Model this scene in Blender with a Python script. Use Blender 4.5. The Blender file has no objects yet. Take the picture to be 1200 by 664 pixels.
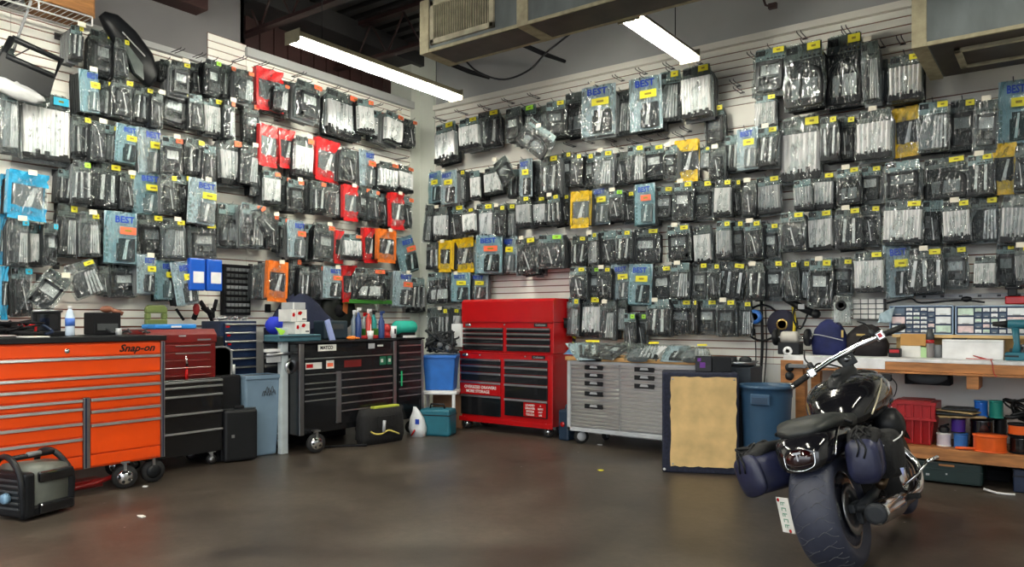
import bpy, math, random
from mathutils import Vector, Matrix
random.seed(7)
R_ = math.radians
C = bpy.context.scene.collection
# ---------------------------------------------------------------- camera frame
CAM = Vector((7.718, -8.174, 1.45))
TH = math.atan2(.593, .805)
FW = Vector((-math.sin(TH), math.cos(TH), 0)); RT = Vector((math.cos(TH), math.sin(TH), 0))
FPX = 882.0; CX = 600.0; HY = 372.0
def ray(px, py): return FW + RT*((px-CX)/FPX) + Vector((0, 0, (HY-py)/FPX))
def BY(px, py, y):            # point on the plane y = const (parallel to the back wall) -> x, z
    d = ray(px, py); s = (y-CAM.y)/d.y; p = CAM+d*s; return p.x, p.z
def LX(px, py, x):            # point on the plane x = const (parallel to the left wall) -> y, z
    d = ray(px, py); s = (x-CAM.x)/d.x; p = CAM+d*s; return p.y, p.z
def FZ(px, py, z=0.0):        # point on the horizontal plane z -> x, y
    d = ray(px, py); s = (z-CAM.z)/d.z; p = CAM+d*s; return p.x, p.y

# ---------------------------------------------------------------- materials
MATS = {}
def mat(name, col, rough=.5, metal=0., var=.12, scale=8., bump=0., bscale=60., coat=0., emit=None, alpha=None, spec=.5, stretch=None):
    if name in MATS: return MATS[name]
    m = bpy.data.materials.new(name); m.use_nodes = True
    nt = m.node_tree; N = nt.nodes; L = nt.links; N.clear()
    out = N.new('ShaderNodeOutputMaterial'); b = N.new('ShaderNodeBsdfPrincipled')
    L.new(b.outputs[0], out.inputs[0])
    tc = N.new('ShaderNodeTexCoord'); nz = N.new('ShaderNodeTexNoise'); nz.inputs['Scale'].default_value = scale; nz.inputs['Detail'].default_value = 4
    src = tc.outputs['Object']
    if stretch:
        mp = N.new('ShaderNodeMapping'); mp.inputs['Scale'].default_value = stretch; L.new(src, mp.inputs[0]); src = mp.outputs[0]
    L.new(src, nz.inputs['Vector'])
    rp = N.new('ShaderNodeValToRGB')
    lo = [max(0, c*(1-var)) for c in col]; hi = [min(1, c*(1+var)) for c in col]
    rp.color_ramp.elements[0].color = (*lo, 1); rp.color_ramp.elements[1].color = (*hi, 1)
    rp.color_ramp.elements[0].position = .3; rp.color_ramp.elements[1].position = .7
    L.new(nz.outputs['Fac'], rp.inputs[0]); L.new(rp.outputs[0], b.inputs['Base Color'])
    b.inputs['Roughness'].default_value = rough; b.inputs['Metallic'].default_value = metal
    b.inputs['Coat Weight'].default_value = coat; b.inputs['Specular IOR Level'].default_value = spec
    if emit: b.inputs['Emission Color'].default_value = (*emit[:3], 1); b.inputs['Emission Strength'].default_value = emit[3]
    if bump:
        n2 = N.new('ShaderNodeTexNoise'); n2.inputs['Scale'].default_value = bscale; n2.inputs['Detail'].default_value = 3
        L.new(src, n2.inputs['Vector']); bp = N.new('ShaderNodeBump'); bp.inputs['Strength'].default_value = bump; bp.inputs['Distance'].default_value = .02
        L.new(n2.outputs['Fac'], bp.inputs['Height']); L.new(bp.outputs[0], b.inputs['Normal'])
    MATS[name] = m; m.diffuse_color = (*col, 1)
    return m

def plastic_mat(name, tint=(.9, .95, .95), gloss=.2, white=.05, wcol=(.7, .78, .8)):
    """clear crinkled bag: mostly see-through, with a milky film and sharp folds that catch the daylight"""
    m = bpy.data.materials.new(name); m.use_nodes = True
    nt = m.node_tree; N = nt.nodes; L = nt.links; N.clear()
    out = N.new('ShaderNodeOutputMaterial')
    tr = N.new('ShaderNodeBsdfTransparent'); tr.inputs[0].default_value = (*tint, 1)
    gl = N.new('ShaderNodeBsdfGlossy'); gl.inputs['Roughness'].default_value = .2
    df = N.new('ShaderNodeBsdfDiffuse'); df.inputs[0].default_value = (*wcol, 1)
    tc = N.new('ShaderNodeTexCoord'); oi = N.new('ShaderNodeObjectInfo')
    ad = N.new('ShaderNodeVectorMath'); ad.operation = 'ADD'
    sc = N.new('ShaderNodeVectorMath'); sc.operation = 'SCALE'; sc.inputs['Scale'].default_value = 37.
    cb = N.new('ShaderNodeCombineXYZ')
    for i in range(3): L.new(oi.outputs['Random'], cb.inputs[i])
    L.new(cb.outputs[0], sc.inputs[0]); L.new(tc.outputs['Object'], ad.inputs[0]); L.new(sc.outputs[0], ad.inputs[1])
    mp = N.new('ShaderNodeMapping'); mp.inputs['Scale'].default_value = (11, 3, 2.4); L.new(ad.outputs[0], mp.inputs[0])
    nz = N.new('ShaderNodeTexNoise'); nz.inputs['Scale'].default_value = 1.; nz.inputs['Detail'].default_value = 3.; nz.inputs['Distortion'].default_value = 1.2
    L.new(mp.outputs[0], nz.inputs['Vector'])
    bp = N.new('ShaderNodeBump'); bp.inputs['Strength'].default_value = 1.; bp.inputs['Distance'].default_value = .09
    L.new(nz.outputs['Fac'], bp.inputs['Height']); L.new(bp.outputs[0], gl.inputs['Normal']); L.new(bp.outputs[0], df.inputs['Normal'])
    # folds: narrow ridges of the same noise are glossier
    rr = N.new('ShaderNodeValToRGB'); e = rr.color_ramp.elements
    e[0].position = .45; e[0].color = (0, 0, 0, 1); e[1].position = .5; e[1].color = (1, 1, 1, 1)
    x = e.new(.55); x.color = (0, 0, 0, 1)
    L.new(nz.outputs['Fac'], rr.inputs[0])
    mu = N.new('ShaderNodeMath'); mu.operation = 'MULTIPLY_ADD'; mu.inputs[1].default_value = gloss*2.3; mu.inputs[2].default_value = gloss*.035
    L.new(rr.outputs[0], mu.inputs[0])
    m1 = N.new('ShaderNodeMixShader'); m1.inputs[0].default_value = white; L.new(tr.outputs[0], m1.inputs[1]); L.new(df.outputs[0], m1.inputs[2])
    m2 = N.new('ShaderNodeMixShader'); L.new(mu.outputs[0], m2.inputs[0]); L.new(m1.outputs[0], m2.inputs[1]); L.new(gl.outputs[0], m2.inputs[2])
    L.new(m2.outputs[0], out.inputs[0]); MATS[name] = m
    return m

# ---------------------------------------------------------------- mesh builder
class MB:
    def __init__(s): s.v = []; s.f = []; s.sm = []
    def add(s, vs, fs, smooth=False):
        b = len(s.v); s.v += [tuple(v) for v in vs]; s.f += [tuple(i+b for i in f) for f in fs]; s.sm += [smooth]*len(fs); return s
    def box(s, x0, x1, y0, y1, z0, z1, M=None):
        vs = [Vector((x, y, z)) for x in (x0, x1) for y in (y0, y1) for z in (z0, z1)]
        if M is not None: vs = [M @ v for v in vs]
        return s.add(vs, [(0, 1, 3, 2), (4, 6, 7, 5), (0, 4, 5, 1), (2, 3, 7, 6), (0, 2, 6, 4), (1, 5, 7, 3)])
    def cbox(s, c, d, M=None):
        return s.box(c[0]-d[0]/2, c[0]+d[0]/2, c[1]-d[1]/2, c[1]+d[1]/2, c[2]-d[2]/2, c[2]+d[2]/2, M)
    def frust(s, x0, x1, y0, y1, z0, z1, ins):      # box tapering inwards at the bottom by ins
        vs = [(x0+ins, y0+ins, z0), (x1-ins, y0+ins, z0), (x1-ins, y1-ins, z0), (x0+ins, y1-ins, z0), (x0, y0, z1), (x1, y0, z1), (x1, y1, z1), (x0, y1, z1)]
        return s.add(vs, [(3, 2, 1, 0), (4, 5, 6, 7), (0, 1, 5, 4), (1, 2, 6, 5), (2, 3, 7, 6), (3, 0, 4, 7)])
    def lathe(s, prof, o=(0, 0, 0), ax='z', n=20, smooth=True, M=None):   # prof: (radius, height)
        vs = []; fs = []; o = Vector(o)
        for (r, h) in prof:
            for k in range(n):
                a = 2*math.pi*k/n; c, q = r*math.cos(a), r*math.sin(a)
                p = {'z': (c, q, h), 'y': (c, h, q), 'x': (h, c, q)}[ax]
                p = Vector(p)
                if M is not None: p = M @ p
                vs.append(p+o)
        m = len(prof)
        for i in range(m-1):
            for k in range(n):
                k2 = (k+1) % n; fs.append((i*n+k, i*n+k2, (i+1)*n+k2, (i+1)*n+k))
        if prof[0][0] > 1e-6: fs.append(tuple(range(n-1, -1, -1)))
        if prof[-1][0] > 1e-6: fs.append(tuple((m-1)*n+k for k in range(n)))
        return s.add(vs, fs, smooth)
    def cyl(s, a, b, r, r2=None, n=12, smooth=True):
        a = Vector(a); b = Vector(b); return s.tube([a, b], r if r2 is None else [r, r2], n, smooth)
    def tube(s, pts, r, n=8, smooth=True):
        pts = [Vector(p) for p in pts]; m = len(pts); rs = r if isinstance(r, (list, tuple)) else [r]*m
        vs = []; fs = []; up = None
        for i, p in enumerate(pts):
            t = (pts[min(i+1, m-1)]-pts[max(i-1, 0)])
            if t.length < 1e-9: t = Vector((0, 0, 1))
            t.normalize()
            if up is None:
                up = Vector((0, 0, 1)) if abs(t.z) < .9 else Vector((1, 0, 0))
            u = (up-t*up.dot(t));
            if u.length < 1e-6: u = Vector((1, 0, 0))-t*t.x
            u.normalize(); w = t.cross(u); up = u
            for k in range(n):
                a = 2*math.pi*k/n; vs.append(p+(u*math.cos(a)+w*math.sin(a))*rs[i])
        for i in range(m-1):
            for k in range(n):
                k2 = (k+1) % n; fs.append((i*n+k, i*n+k2, (i+1)*n+k2, (i+1)*n+k))
        fs.append(tuple(range(n-1, -1, -1))); fs.append(tuple((m-1)*n+k for k in range(n)))
        return s.add(vs, fs, smooth)
    def prism(s, poly, y0, y1, plane='xz', smooth=False):   # outline extruded
        n = len(poly)
        f = {'xz': lambda a, b, h: (a, h, b), 'yz': lambda a, b, h: (h, a, b), 'xy': lambda a, b, h: (a, b, h)}[plane]
        vs = [f(a, b, y0) for a, b in poly]+[f(a, b, y1) for a, b in poly]
        fs = [tuple(range(n)), tuple(range(2*n-1, n-1, -1))]+[(i, i+n, (i+1) % n+n, (i+1) % n) for i in range(n)]
        return s.add(vs, fs, smooth)
    def grid(s, fn, nu, nv, smooth=True):
        vs = [fn(i/nu, j/nv) for j in range(nv+1) for i in range(nu+1)]
        fs = [(j*(nu+1)+i, j*(nu+1)+i+1, (j+1)*(nu+1)+i+1, (j+1)*(nu+1)+i) for j in range(nv) for i in range(nu)]
        return s.add(vs, fs, smooth)
    def loft(s, secs, ax='y', n=20, smooth=True):     # secs: (pos along axis, centre a, centre b, half a, half b, exponent)
        vs = []; fs = []
        for (h, ca, cb, ha, hb, e) in secs:
            for k in range(n):
                t = 2*math.pi*k/n; c, q = math.cos(t), math.sin(t)
                a = ca+ha*math.copysign(abs(c)**(2/e), c); b = cb+hb*math.copysign(abs(q)**(2/e), q)
                vs.append({'y': (a, h, b), 'x': (h, a, b), 'z': (a, b, h)}[ax])
        m = len(secs)
        for i in range(m-1):
            for k in range(n):
                k2 = (k+1) % n; fs.append((i*n+k, i*n+k2, (i+1)*n+k2, (i+1)*n+k))
        fs.append(tuple(range(n-1, -1, -1))); fs.append(tuple((m-1)*n+k for k in range(n)))
        return s.add(vs, fs, smooth)
    def ball(s, c, r, n=12, sq=(1, 1, 1), jit=0.):
        prof = n//2; vs = []; fs = []
        for i in range(1, prof):
            p = math.pi*i/prof
            for k in range(n):
                a = 2*math.pi*k/n; q = 1+jit*(random.random()-.5)*2
                vs.append((c[0]+r*sq[0]*q*math.sin(p)*math.cos(a), c[1]+r*sq[1]*q*math.sin(p)*math.sin(a), c[2]+r*sq[2]*q*math.cos(p)))
        vs += [(c[0], c[1], c[2]+r*sq[2]), (c[0], c[1], c[2]-r*sq[2])]; m = prof-1
        for i in range(m-1):
            for k in range(n):
                k2 = (k+1) % n; fs.append((i*n+k, (i+1)*n+k, (i+1)*n+k2, i*n+k2))
        for k in range(n):
            k2 = (k+1) % n; fs.append((m*n, k, k2)); fs.append((m*n+1, (m-1)*n+k2, (m-1)*n+k))
        return s.add(vs, fs, True)
    def mesh(s, name, m=None):
        me = bpy.data.meshes.new(name); me.from_pydata(s.v, [], s.f); me.validate()
        if len(me.polygons) == len(s.sm): me.polygons.foreach_set('use_smooth', s.sm)
        if m: me.materials.append(m)
        me.update(); return me
    def islands(s):
        p = list(range(len(s.v)))
        def find(i):
            while p[i] != i: p[i] = p[p[i]]; i = p[i]
            return i
        for f in s.f:
            for j in f[1:]: p[find(j)] = find(f[0])
        g = {}
        for f, q in zip(s.f, s.sm): g.setdefault(find(f[0]), []).append((f, q))
        out = []
        for fs in g.values():
            ids = sorted({i for f, _ in fs for i in f}); mp = {v: k for k, v in enumerate(ids)}
            mb = MB(); mb.v = [s.v[i] for i in ids]; mb.f = [tuple(mp[i] for i in f) for f, _ in fs]; mb.sm = [q for _, q in fs]; out.append(mb)
        return out
    def build(s, name, m, parent=None, bevel=0., loc=None, sub=0):
        if name in SPLIT and parent is not None:
            parts = s.islands()
            if 1 < len(parts) <= 40: return [q.build_one(name, m, parent, bevel, loc, sub) for q in parts][0]
        return s.build_one(name, m, parent, bevel, loc, sub)
    def build_one(s, name, m, parent=None, bevel=0., loc=None, sub=0):
        o = bpy.data.objects.new(name, s.mesh(name, m)); C.objects.link(o)
        if parent is not None: o.parent = parent
        if loc: o.location = loc
        if bevel:
            b = o.modifiers.new('bevel', 'BEVEL'); b.width = bevel; b.segments = 2; b.limit_method = 'ANGLE'; b.angle_limit = R_(40)
        if sub:
            q = o.modifiers.new('sub', 'SUBSURF'); q.levels = sub; q.render_levels = sub
        return o

SPLIT = {'end_cap', 'hanger_rod', 'hanging_wire', 'corner_trim', 'front_lip', 'slot', 'bracket', 'red_print', 'trim_groove', 'round_socket', 'screw', 'wheel_guard', 'shaft', 'blue_pack', 'white_print', 'swing_arm', 'joist_end', 'fork', 'cable', 'hand_tool', 'dark_tool', 'fitting', 'wheel', 'chord', 'side_vent', 'hose', 'red_reflector', 'latch', 'dark_panel', 'tan_panel', 'compartment', 'key_ring'}
USED = {}
def tag(o, label=None, cat=None, group=None, kind=None):
    if label: o['label'] = label
    if cat: o['category'] = cat
    if group: o['group'] = group
    if kind: o['kind'] = kind
    return o
def thing(name, label, cat, loc=(0, 0, 0), rz=0., group=None, rot=None):
    o = bpy.data.objects.new(name, None); C.objects.link(o); o.empty_display_size = .1
    o.location = loc; o.rotation_euler = rot if rot else (0, 0, rz); tag(o, label, cat, group); return o

FONTM = {}
def text_mesh(s, bold=0.0, shear=0.):
    k = (s, bold, shear)
    if k in FONTM: return FONTM[k]
    c = bpy.data.curves.new('lettering', 'FONT'); c.body = s; c.extrude = .012; c.offset = bold; c.shear = shear; c.align_x = 'CENTER'; c.align_y = 'CENTER'; c.resolution_u = 2
    o = bpy.data.objects.new('t', c); C.objects.link(o)
    dg = bpy.context.evaluated_depsgraph_get(); dg.update()
    me = bpy.data.meshes.new_from_object(o.evaluated_get(dg)); me.name = 'lettering'
    bpy.data.objects.remove(o); bpy.data.curves.remove(c); me.materials.clear(); FONTM[k] = me
    return me
def text(s, parent, m, loc, size, bold=.02, shear=0., name='lettering', rot=(math.pi/2, 0, 0), sx=1.):
    """writing that faces -y of its parent"""
    me = text_mesh(s, bold, shear).copy(); me.materials.append(m)
    o = bpy.data.objects.new(name, me); C.objects.link(o); o.parent = parent; o.location = loc; o.rotation_euler = rot; o.scale = (size*sx, size, size*.25)
    return o

# palette
blk = mat('black_plastic', (.008, .009, .011), .42, spec=.3)
blkg = mat('gloss_black_paint', (.006, .006, .008), .12, coat=.6)
blkm = mat('matte_black', (.008, .008, .010), .8, spec=.2)
drk = mat('dark_grey_plastic', (.022, .025, .029), .5, spec=.3)
char = mat('charcoal_plastic', (.045, .05, .055), .5)
gry = mat('grey_plastic', (.17, .18, .19), .45)
lgr = mat('pale_grey_plastic', (.42, .43, .45), .4)
wht = mat('white_plastic', (.78, .78, .78), .4)
chrome = mat('chrome', (.75, .76, .78), .12, 1., var=.03)
steel = mat('brushed_steel', (.42, .43, .45), .3, 1., var=.08)
alu = mat('drawer_trim_metal', (.45, .45, .46), .28, 1., var=.06)
rubber = mat('rubber', (.008, .008, .009), .7)
yel = mat('yellow_sticker', (.75, .68, .03), .5, var=.08)
ora = mat('orange_sticker', (.85, .16, .07), .5, var=.08)
grn = mat('lime_sticker', (.35, .75, .05), .5, var=.08)
cya = mat('cyan_sticker', (.02, .42, .62), .5, var=.08)
whs = mat('paper_white', (.75, .74, .70), .7)
redp = mat('red_paint', (.44, .004, .006), .25, coat=.3, var=.05)
# ================================================================ SETTING
def concrete():
    m = bpy.data.materials.new('polished_concrete'); m.use_nodes = True
    nt = m.node_tree; N = nt.nodes; L = nt.links; b = N['Principled BSDF']
    tc = N.new('ShaderNodeTexCoord')
    def noise(sc, det=5, dist=0., rough=.55):
        n = N.new('ShaderNodeTexNoise'); n.inputs['Scale'].default_value = sc; n.inputs['Detail'].default_value = det; n.inputs['Distortion'].default_value = dist; n.inputs['Roughness'].default_value = rough
        L.new(tc.outputs['Object'], n.inputs['Vector']); return n
    def ramp(src, stops):
        r = N.new('ShaderNodeValToRGB'); e = r.color_ramp.elements
        e[0].position, e[0].color = stops[0][0], (*stops[0][1], 1); e[1].position, e[1].color = stops[1][0], (*stops[1][1], 1)
        for p, c in stops[2:]:
            x = e.new(p); x.color = (*c, 1)
        L.new(src, r.inputs[0]); return r
    n1 = noise(.9, 6, .6); n2 = noise(3.2, 5, .8, .5); n3 = noise(60, 3)
    r1 = ramp(n1.outputs['Fac'], [(.3, (.038, .030, .024)), (.68, (.098, .080, .064))])
    r2 = ramp(n2.outputs['Fac'], [(.2, (.62, .60, .58)), (.7, (.95, .94, .93))])
    mx = N.new('ShaderNodeMix'); mx.data_type = 'RGBA'; mx.blend_type = 'MULTIPLY'; mx.inputs[0].default_value = 1
    L.new(r1.outputs[0], mx.inputs[6]); L.new(r2.outputs[0], mx.inputs[7])
    n4 = noise(13, 9, .3, .7); r4 = ramp(n4.outputs['Fac'], [(.3, (.72, .71, .70)), (.7, (1.3, 1.3, 1.3))])
    m5 = N.new('ShaderNodeMix'); m5.data_type = 'RGBA'; m5.blend_type = 'MULTIPLY'; m5.inputs[0].default_value = 1
    L.new(mx.outputs[2], m5.inputs[6]); L.new(r4.outputs[0], m5.inputs[7]); mx = m5
    v = N.new('ShaderNodeTexVoronoi'); v.inputs['Scale'].default_value = 1.3; L.new(tc.outputs['Object'], v.inputs['Vector'])
    sp = ramp(v.outputs['Distance'], [(.035, (.25, .22, .2)), (.07, (1, 1, 1))])
    m3 = N.new('ShaderNodeMix'); m3.data_type = 'RGBA'; m3.blend_type = 'MULTIPLY'; m3.inputs[0].default_value = .0
    L.new(mx.outputs[2], m3.inputs[6]); L.new(sp.outputs[0], m3.inputs[7])
    v2 = N.new('ShaderNodeTexVoronoi'); v2.inputs['Scale'].default_value = 2.6; L.new(tc.outputs['Object'], v2.inputs['Vector'])
    s2 = ramp(v2.outputs['Distance'], [(.02, (1, 1, 1)), (.03, (0, 0, 0))])
    m4 = N.new('ShaderNodeMix'); m4.data_type = 'RGBA'; m4.inputs[7].default_value = (.55, .53, .5, 1)
    ml = N.new('ShaderNodeMath'); ml.operation = 'MULTIPLY'; ml.inputs[1].default_value = .8; L.new(s2.outputs[0], ml.inputs[0]); L.new(ml.outputs[0], m4.inputs[0])
    L.new(m3.outputs[2], m4.inputs[6]); L.new(m4.outputs[2], b.inputs['Base Color'])
    rr = ramp(n1.outputs['Fac'], [(.3, (.33,)*3), (.75, (.44,)*3)]); L.new(rr.outputs[0], b.inputs['Roughness'])
    b.inputs['Specular IOR Level'].default_value = .55
    bp = N.new('ShaderNodeBump'); bp.inputs['Strength'].default_value = .15; bp.inputs['Distance'].default_value = .004
    L.new(n3.outputs['Fac'], bp.inputs['Height']); L.new(bp.outputs[0], b.inputs['Normal'])
    return m
def struct(name, mb, m, parent=None, bevel=0.):
    o = mb.build(name, m, parent, bevel)
    if parent is None: o['kind'] = 'structure'
    return o
struct_low = None
wallm = mat('wall_paint_white', (.72, .72, .70), .6, var=.04, scale=2.)
wallg = mat('wall_paint_grey', (.42, .43, .43), .8, var=.08, scale=1.2)
corner_m = mat('corner_paint', (.66, .68, .62), .7, var=.05, scale=1.5)
slat_m = mat('slat_board_white', (.90, .89, .82), .45, var=.05, scale=1.5)
groove_m = mat('groove_brown', (.19, .055, .03), .8)
band_m = mat('slat_strip_cream', (.88, .85, .78), .5, var=.04, scale=2.)
maroon = mat('maroon_steel_wall', (.030, .008, .007), .7, var=.3, scale=3.)
deck = mat('dark_metal_deck', (.022, .021, .022), .6, var=.3, scale=3.)
joistm = mat('joist_steel', (.030, .012, .012), .6, var=.3)

floor = struct('floor', MB().box(-.3, 15, -16, .3, -.2, 0), concrete())
CEIL = 5.35
# base walls
struct('wall_back', MB().box(-.2, 12, .02, .25, 0, CEIL+.3), wallg)
wb = MB(); wb.box(-.25, -.02, -13, -2.95, 0, CEIL+.3)
wallk = mat('wall_paint_grey_darkened', (.15, .145, .15), .8, var=.08, scale=1.2)  # wall grey darkened in the colour to offset tube light spilling on this wall
wall_left = struct('wall_left', wb, wallk)
wl2 = MB().box(-.25, -.02, -2.95, .02, 0, 4.5)
struct('wall_left_lower', wl2, wallm)
wl3 = MB()                                   # maroon ribbed steel above, behind the display wall
wl3.box(-.50, -.40, -2.95, -.2, 4.4, CEIL+.3)
for k in range(13): wl3.box(-.405, -.375, -2.9+k*.21, -2.9+k*.21+.06, 4.4, CEIL+.3)
wl3.box(-.5, -.02, -3.0, -2.951, 4.4, CEIL+.3); wl3.box(-.5, -.02, -2.95, -.2, 4.38, 4.5)
struct('wall_upper_left', wl3, maroon)
struct('wall_corner', MB().box(-.5, .015, -.2, .03, 0, CEIL+.3).box(-.02, .30, -.012, .03, 0, CEIL+.3), corner_m)
struct('wall_right', MB().box(11.2, 11.4, -10, .25, 0, CEIL+.3), wallg)
struct('wall_back_lower', MB().box(.3, 11.1, .002, .019, 0, .95), wallm)
# maroon header beam on the side wall
struct('beam_maroon', MB().box(-.02, .22, -13, -3.55, 4.78, CEIL+.1), maroon, bevel=.01)
# slat walls --------------------------------------------------------------
PITCH = .084
def slat_wall(name, run, z0, z1, bands, L0, seams):
    """run: function (u, off, z) -> point; boards between grooves, plain strips at the bands"""
    mb = MB(); st = MB(); bk = MB()
    def bx(m, u0, u1, o0, o1, za, zb):
        P = [run(u, o, z) for u in (u0, u1) for o in (o0, o1) for z in (za, zb)]
        xs = [p[0] for p in P]; ys = [p[1] for p in P]
        m.box(min(xs), max(xs), min(ys), max(ys), za, zb)
    edges = [L0[0]]+seams+[L0[1]]
    bx(bk, L0[0], L0[1], 0., .004, z0, z1)
    z = z0
    k0 = math.floor((z0-1.78)/PITCH)
    k = k0
    while 1.78+k*PITCH < z1-1e-6:
        a = max(z0, 1.78+k*PITCH); b = min(z1, 1.78+(k+1)*PITCH)
        for e0, e1 in zip(edges[:-1], edges[1:]):
            if b-a > .02: bx(mb, e0+.002, e1-.002, .004, .018, a+.006, b-.006)
        k += 1
    for (a, b) in bands:
        bx(st, L0[0], L0[1], .0185, .026, a, b)
    root = struct(name, bk, groove_m)
    mb.build('slat_boards', slat_m, root); st.build('plain_strips', band_m, root)
    return root
backrun = lambda u, o, z: (u, -o+.018, z)
leftrun = lambda u, o, z: (o-.018, -u, z)
BB = [(3.56, 3.79), (3.03, 3.14), (2.50, 2.63), (2.06, 2.15), (1.60, 1.71)]
BL = [(3.60, 3.68), (3.18, 3.28), (2.70, 2.82), (2.15, 2.24), (1.60, 1.68)]
slat_wall('wall_back_slats', backrun, .95, 4.46, BB, (.30, 11.1), [.303+2.44*i for i in range(1, 5)])
slat_wall('wall_left_slats', leftrun, 1.35, 4.50, BL, (.16, 2.93), [])
slat_wall('wall_left_slats', leftrun, 1.35, 4.64, BL, (2.932, 3.42), [])
slat_wall('wall_left_slats', leftrun, 1.35, 4.26, BL, (3.422, 8.5), [5.37, 7.8])
def add_boards(): pass
struct('trim_1', MB().box(.30, 6.62, -.05, .02, 4.46, 4.53), band_m)
struct('trim_2', MB().box(-.02, .05, -2.95, -.16, 4.50, 4.60).box(-.02, .05, -8.5, -3.425, 4.26, 4.32), wallg)
# seams of the plain wall sheets under the slats on the left
sm = MB()
for y in (-4.95, -5.15, -2.4, -1.2): sm.box(-.021, -.017, y-.004, y+.004, 0, 1.35)
struct('trim_3', sm, char)
struct('wall_left_sheet', MB().box(-.021, -.018, -8.5, -2.95, 0, 1.35), wallm)
# ceiling deck, beams, open-web joists
cd = MB(); cd.box(-1, 12, -13, .3, CEIL+.12, CEIL+.2)
for k in range(58): cd.box(-1, 12, -12.6+k*.225, -12.6+k*.225+.11, CEIL+.06, CEIL+.121)
ceiling = struct('ceiling', cd, deck)
struct('beam_1', MB().box(-.4, .1, -2.9, .02, CEIL-.2, CEIL+.06).box(-.4, 12, -.35, .02, CEIL-.02, CEIL+.06), deck)
for i, y in enumerate((-1.25, -2.75, -4.25)):
    t = tag(bpy.data.objects.new('ceiling_joist', None), kind='structure'); C.objects.link(t); t.location = (0, y, CEIL)
    m = MB(); m.box(-.4, 12, -.05, .05, .0, .05); m.box(-.4, 12, -.05, .05, -.50, -.46); m.build('chord', joistm, t)
    m = MB()
    x = -.3
    while x < 11.5:
        m.cyl((x, 0, 0), (x+.3, 0, -.47), .014, n=6); m.cyl((x+.3, 0, -.47), (x+.6, 0, 0), .014, n=6); x += .6
    m.build('web', joistm, t)
# ducts ---------------------------------------------------------------------
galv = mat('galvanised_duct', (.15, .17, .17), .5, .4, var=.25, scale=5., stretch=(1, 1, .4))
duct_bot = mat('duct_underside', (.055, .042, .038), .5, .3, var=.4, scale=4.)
mastic = mat('duct_mastic', (.36, .32, .21), .8, var=.2, scale=14.)
grillm = mat('grille_enamel', (.38, .35, .25), .5, var=.25, scale=10.)
def duct1():
    z0 = 4.05; z1 = 4.55
    x0, y0 = FZ(493.5, 63, z0); D = .42
    t = thing('air_duct', 'grey sheet metal air duct with a square grille hanging under the dark ceiling', 'duct', (x0, y0, z0)); L = 5.2
    m = MB(); m.box(0, L, 0, D, 0, z1-z0); m.build('duct_shell', galv, t, .004)
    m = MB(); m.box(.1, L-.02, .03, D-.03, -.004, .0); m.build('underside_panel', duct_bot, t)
    m = MB()
    for x in (0., 1.18, 2.9): m.box(x-.01, x+.11, -.012, D+.012, -.012, z1-z0+.012)
    m.box(-.01, L, -.008, .012, -.010, .022); m.box(-.01, L, D-.03, D+.01, -.010, .012)
    m.build('sealed_seam', mastic, t, .006)
    g = MB(); g.box(.14, .92, -.03, 0, .05, .10); g.box(.14, .92, -.03, 0, .42, .47); g.box(.14, .19, -.03, 0, .05, .47); g.box(.87, .92, -.03, 0, .05, .47)
    gg = g.build('grille', grillm, t, .004)
    g = MB()
    for k in range(24): g.box(.19+k*.0285, .198+k*.0285, -.022, -.004, .10, .42)
    g.build('grille_vane', grillm, gg)
    MB().box(.19, .87, -.003, -.001, .10, .42).build('grille_opening', blkm, gg)
    m = MB()
    for x in (.35, 2.2, 4.): m.cyl((x, D/2, z1-z0), (x, D/2, CEIL-z0+.07), .012, n=6)
    m.build('hanger_rod', joistm, t)
duct1()
def duct2():
    z0 = 3.60; z1 = 4.35
    x0, y0 = FZ(1071, 55, z0); x1, y1 = FZ(1087, 93, z0); D = y1-y0
    t = thing('air_duct', 'bulky sheet metal duct with an underside vent close against the back wall', 'duct', (x0, y0, z0)); L = 4.
    D = min(D, -.06-y0)
    MB().box(0, L, 0, D, 0, z1-z0).build('duct_shell', galv, t, .004)
    m = MB(); m.box(-.015, .09, -.015, D+.01, -.015, z1-z0+.02); m.box(0, L, -.008, .02, -.012, .02); m.build('sealed_seam', mastic, t, .005)
    m = MB(); m.box(.25, 1.5, .22, .27, -.03, 0); m.box(.25, 1.5, D-.3, D-.25, -.03, 0); m.box(.25, .30, .22, D-.25, -.03, 0); m.box(1.45, 1.5, .22, D-.25, -.03, 0)
    v = m.build('vent', grillm, t, .004)
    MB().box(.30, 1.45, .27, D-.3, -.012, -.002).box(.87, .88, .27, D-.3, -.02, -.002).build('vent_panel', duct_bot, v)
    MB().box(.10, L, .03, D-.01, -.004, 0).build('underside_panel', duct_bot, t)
    m = MB()
    for x in (.5, 2.): m.cyl((x, D/2, z1-z0), (x, D/2, CEIL-z0+.07), .012, n=6)
    m.build('hanger_rod', joistm, t)
duct2()
# fluorescent fixtures --------------------------------------------------------
tube_m = mat('lit_tube', (1, 1, 1), .5, emit=(1., .975, .84, 92.), var=0)
fixm = mat('fixture_enamel', (.20, .18, .12), .6, var=.2)
def lamp(x, y0, y1, z, label, single=False):
    t = thing('fluorescent_light', label, 'ceiling light', (x, y0, z)); L = y1-y0
    m = MB(); m.prism([(-.11, .0), (-.06, .07), (.06, .07), (.11, .0)], 0, L, 'xz'); m.build('housing', fixm, t, .004)
    m = MB(); m.box(-.11, .11, -.012, 0, -.05, .075); m.box(-.11, .11, L, L+.012, -.05, .075); m.build('end_cap', fixm, t, .003)
    for dx in ((-.06, .06)): MB().cyl((dx, .02, -.026), (dx, L-.02, -.026), .015, n=12).build('fluorescent_tube', tube_m, t)
    m = MB()
    for yy in (.35, L-.35): m.cyl((0, yy, .07), (0, yy, CEIL-z+.06), .005, n=6)
    m.build('hanging_wire', blk, t)
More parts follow.
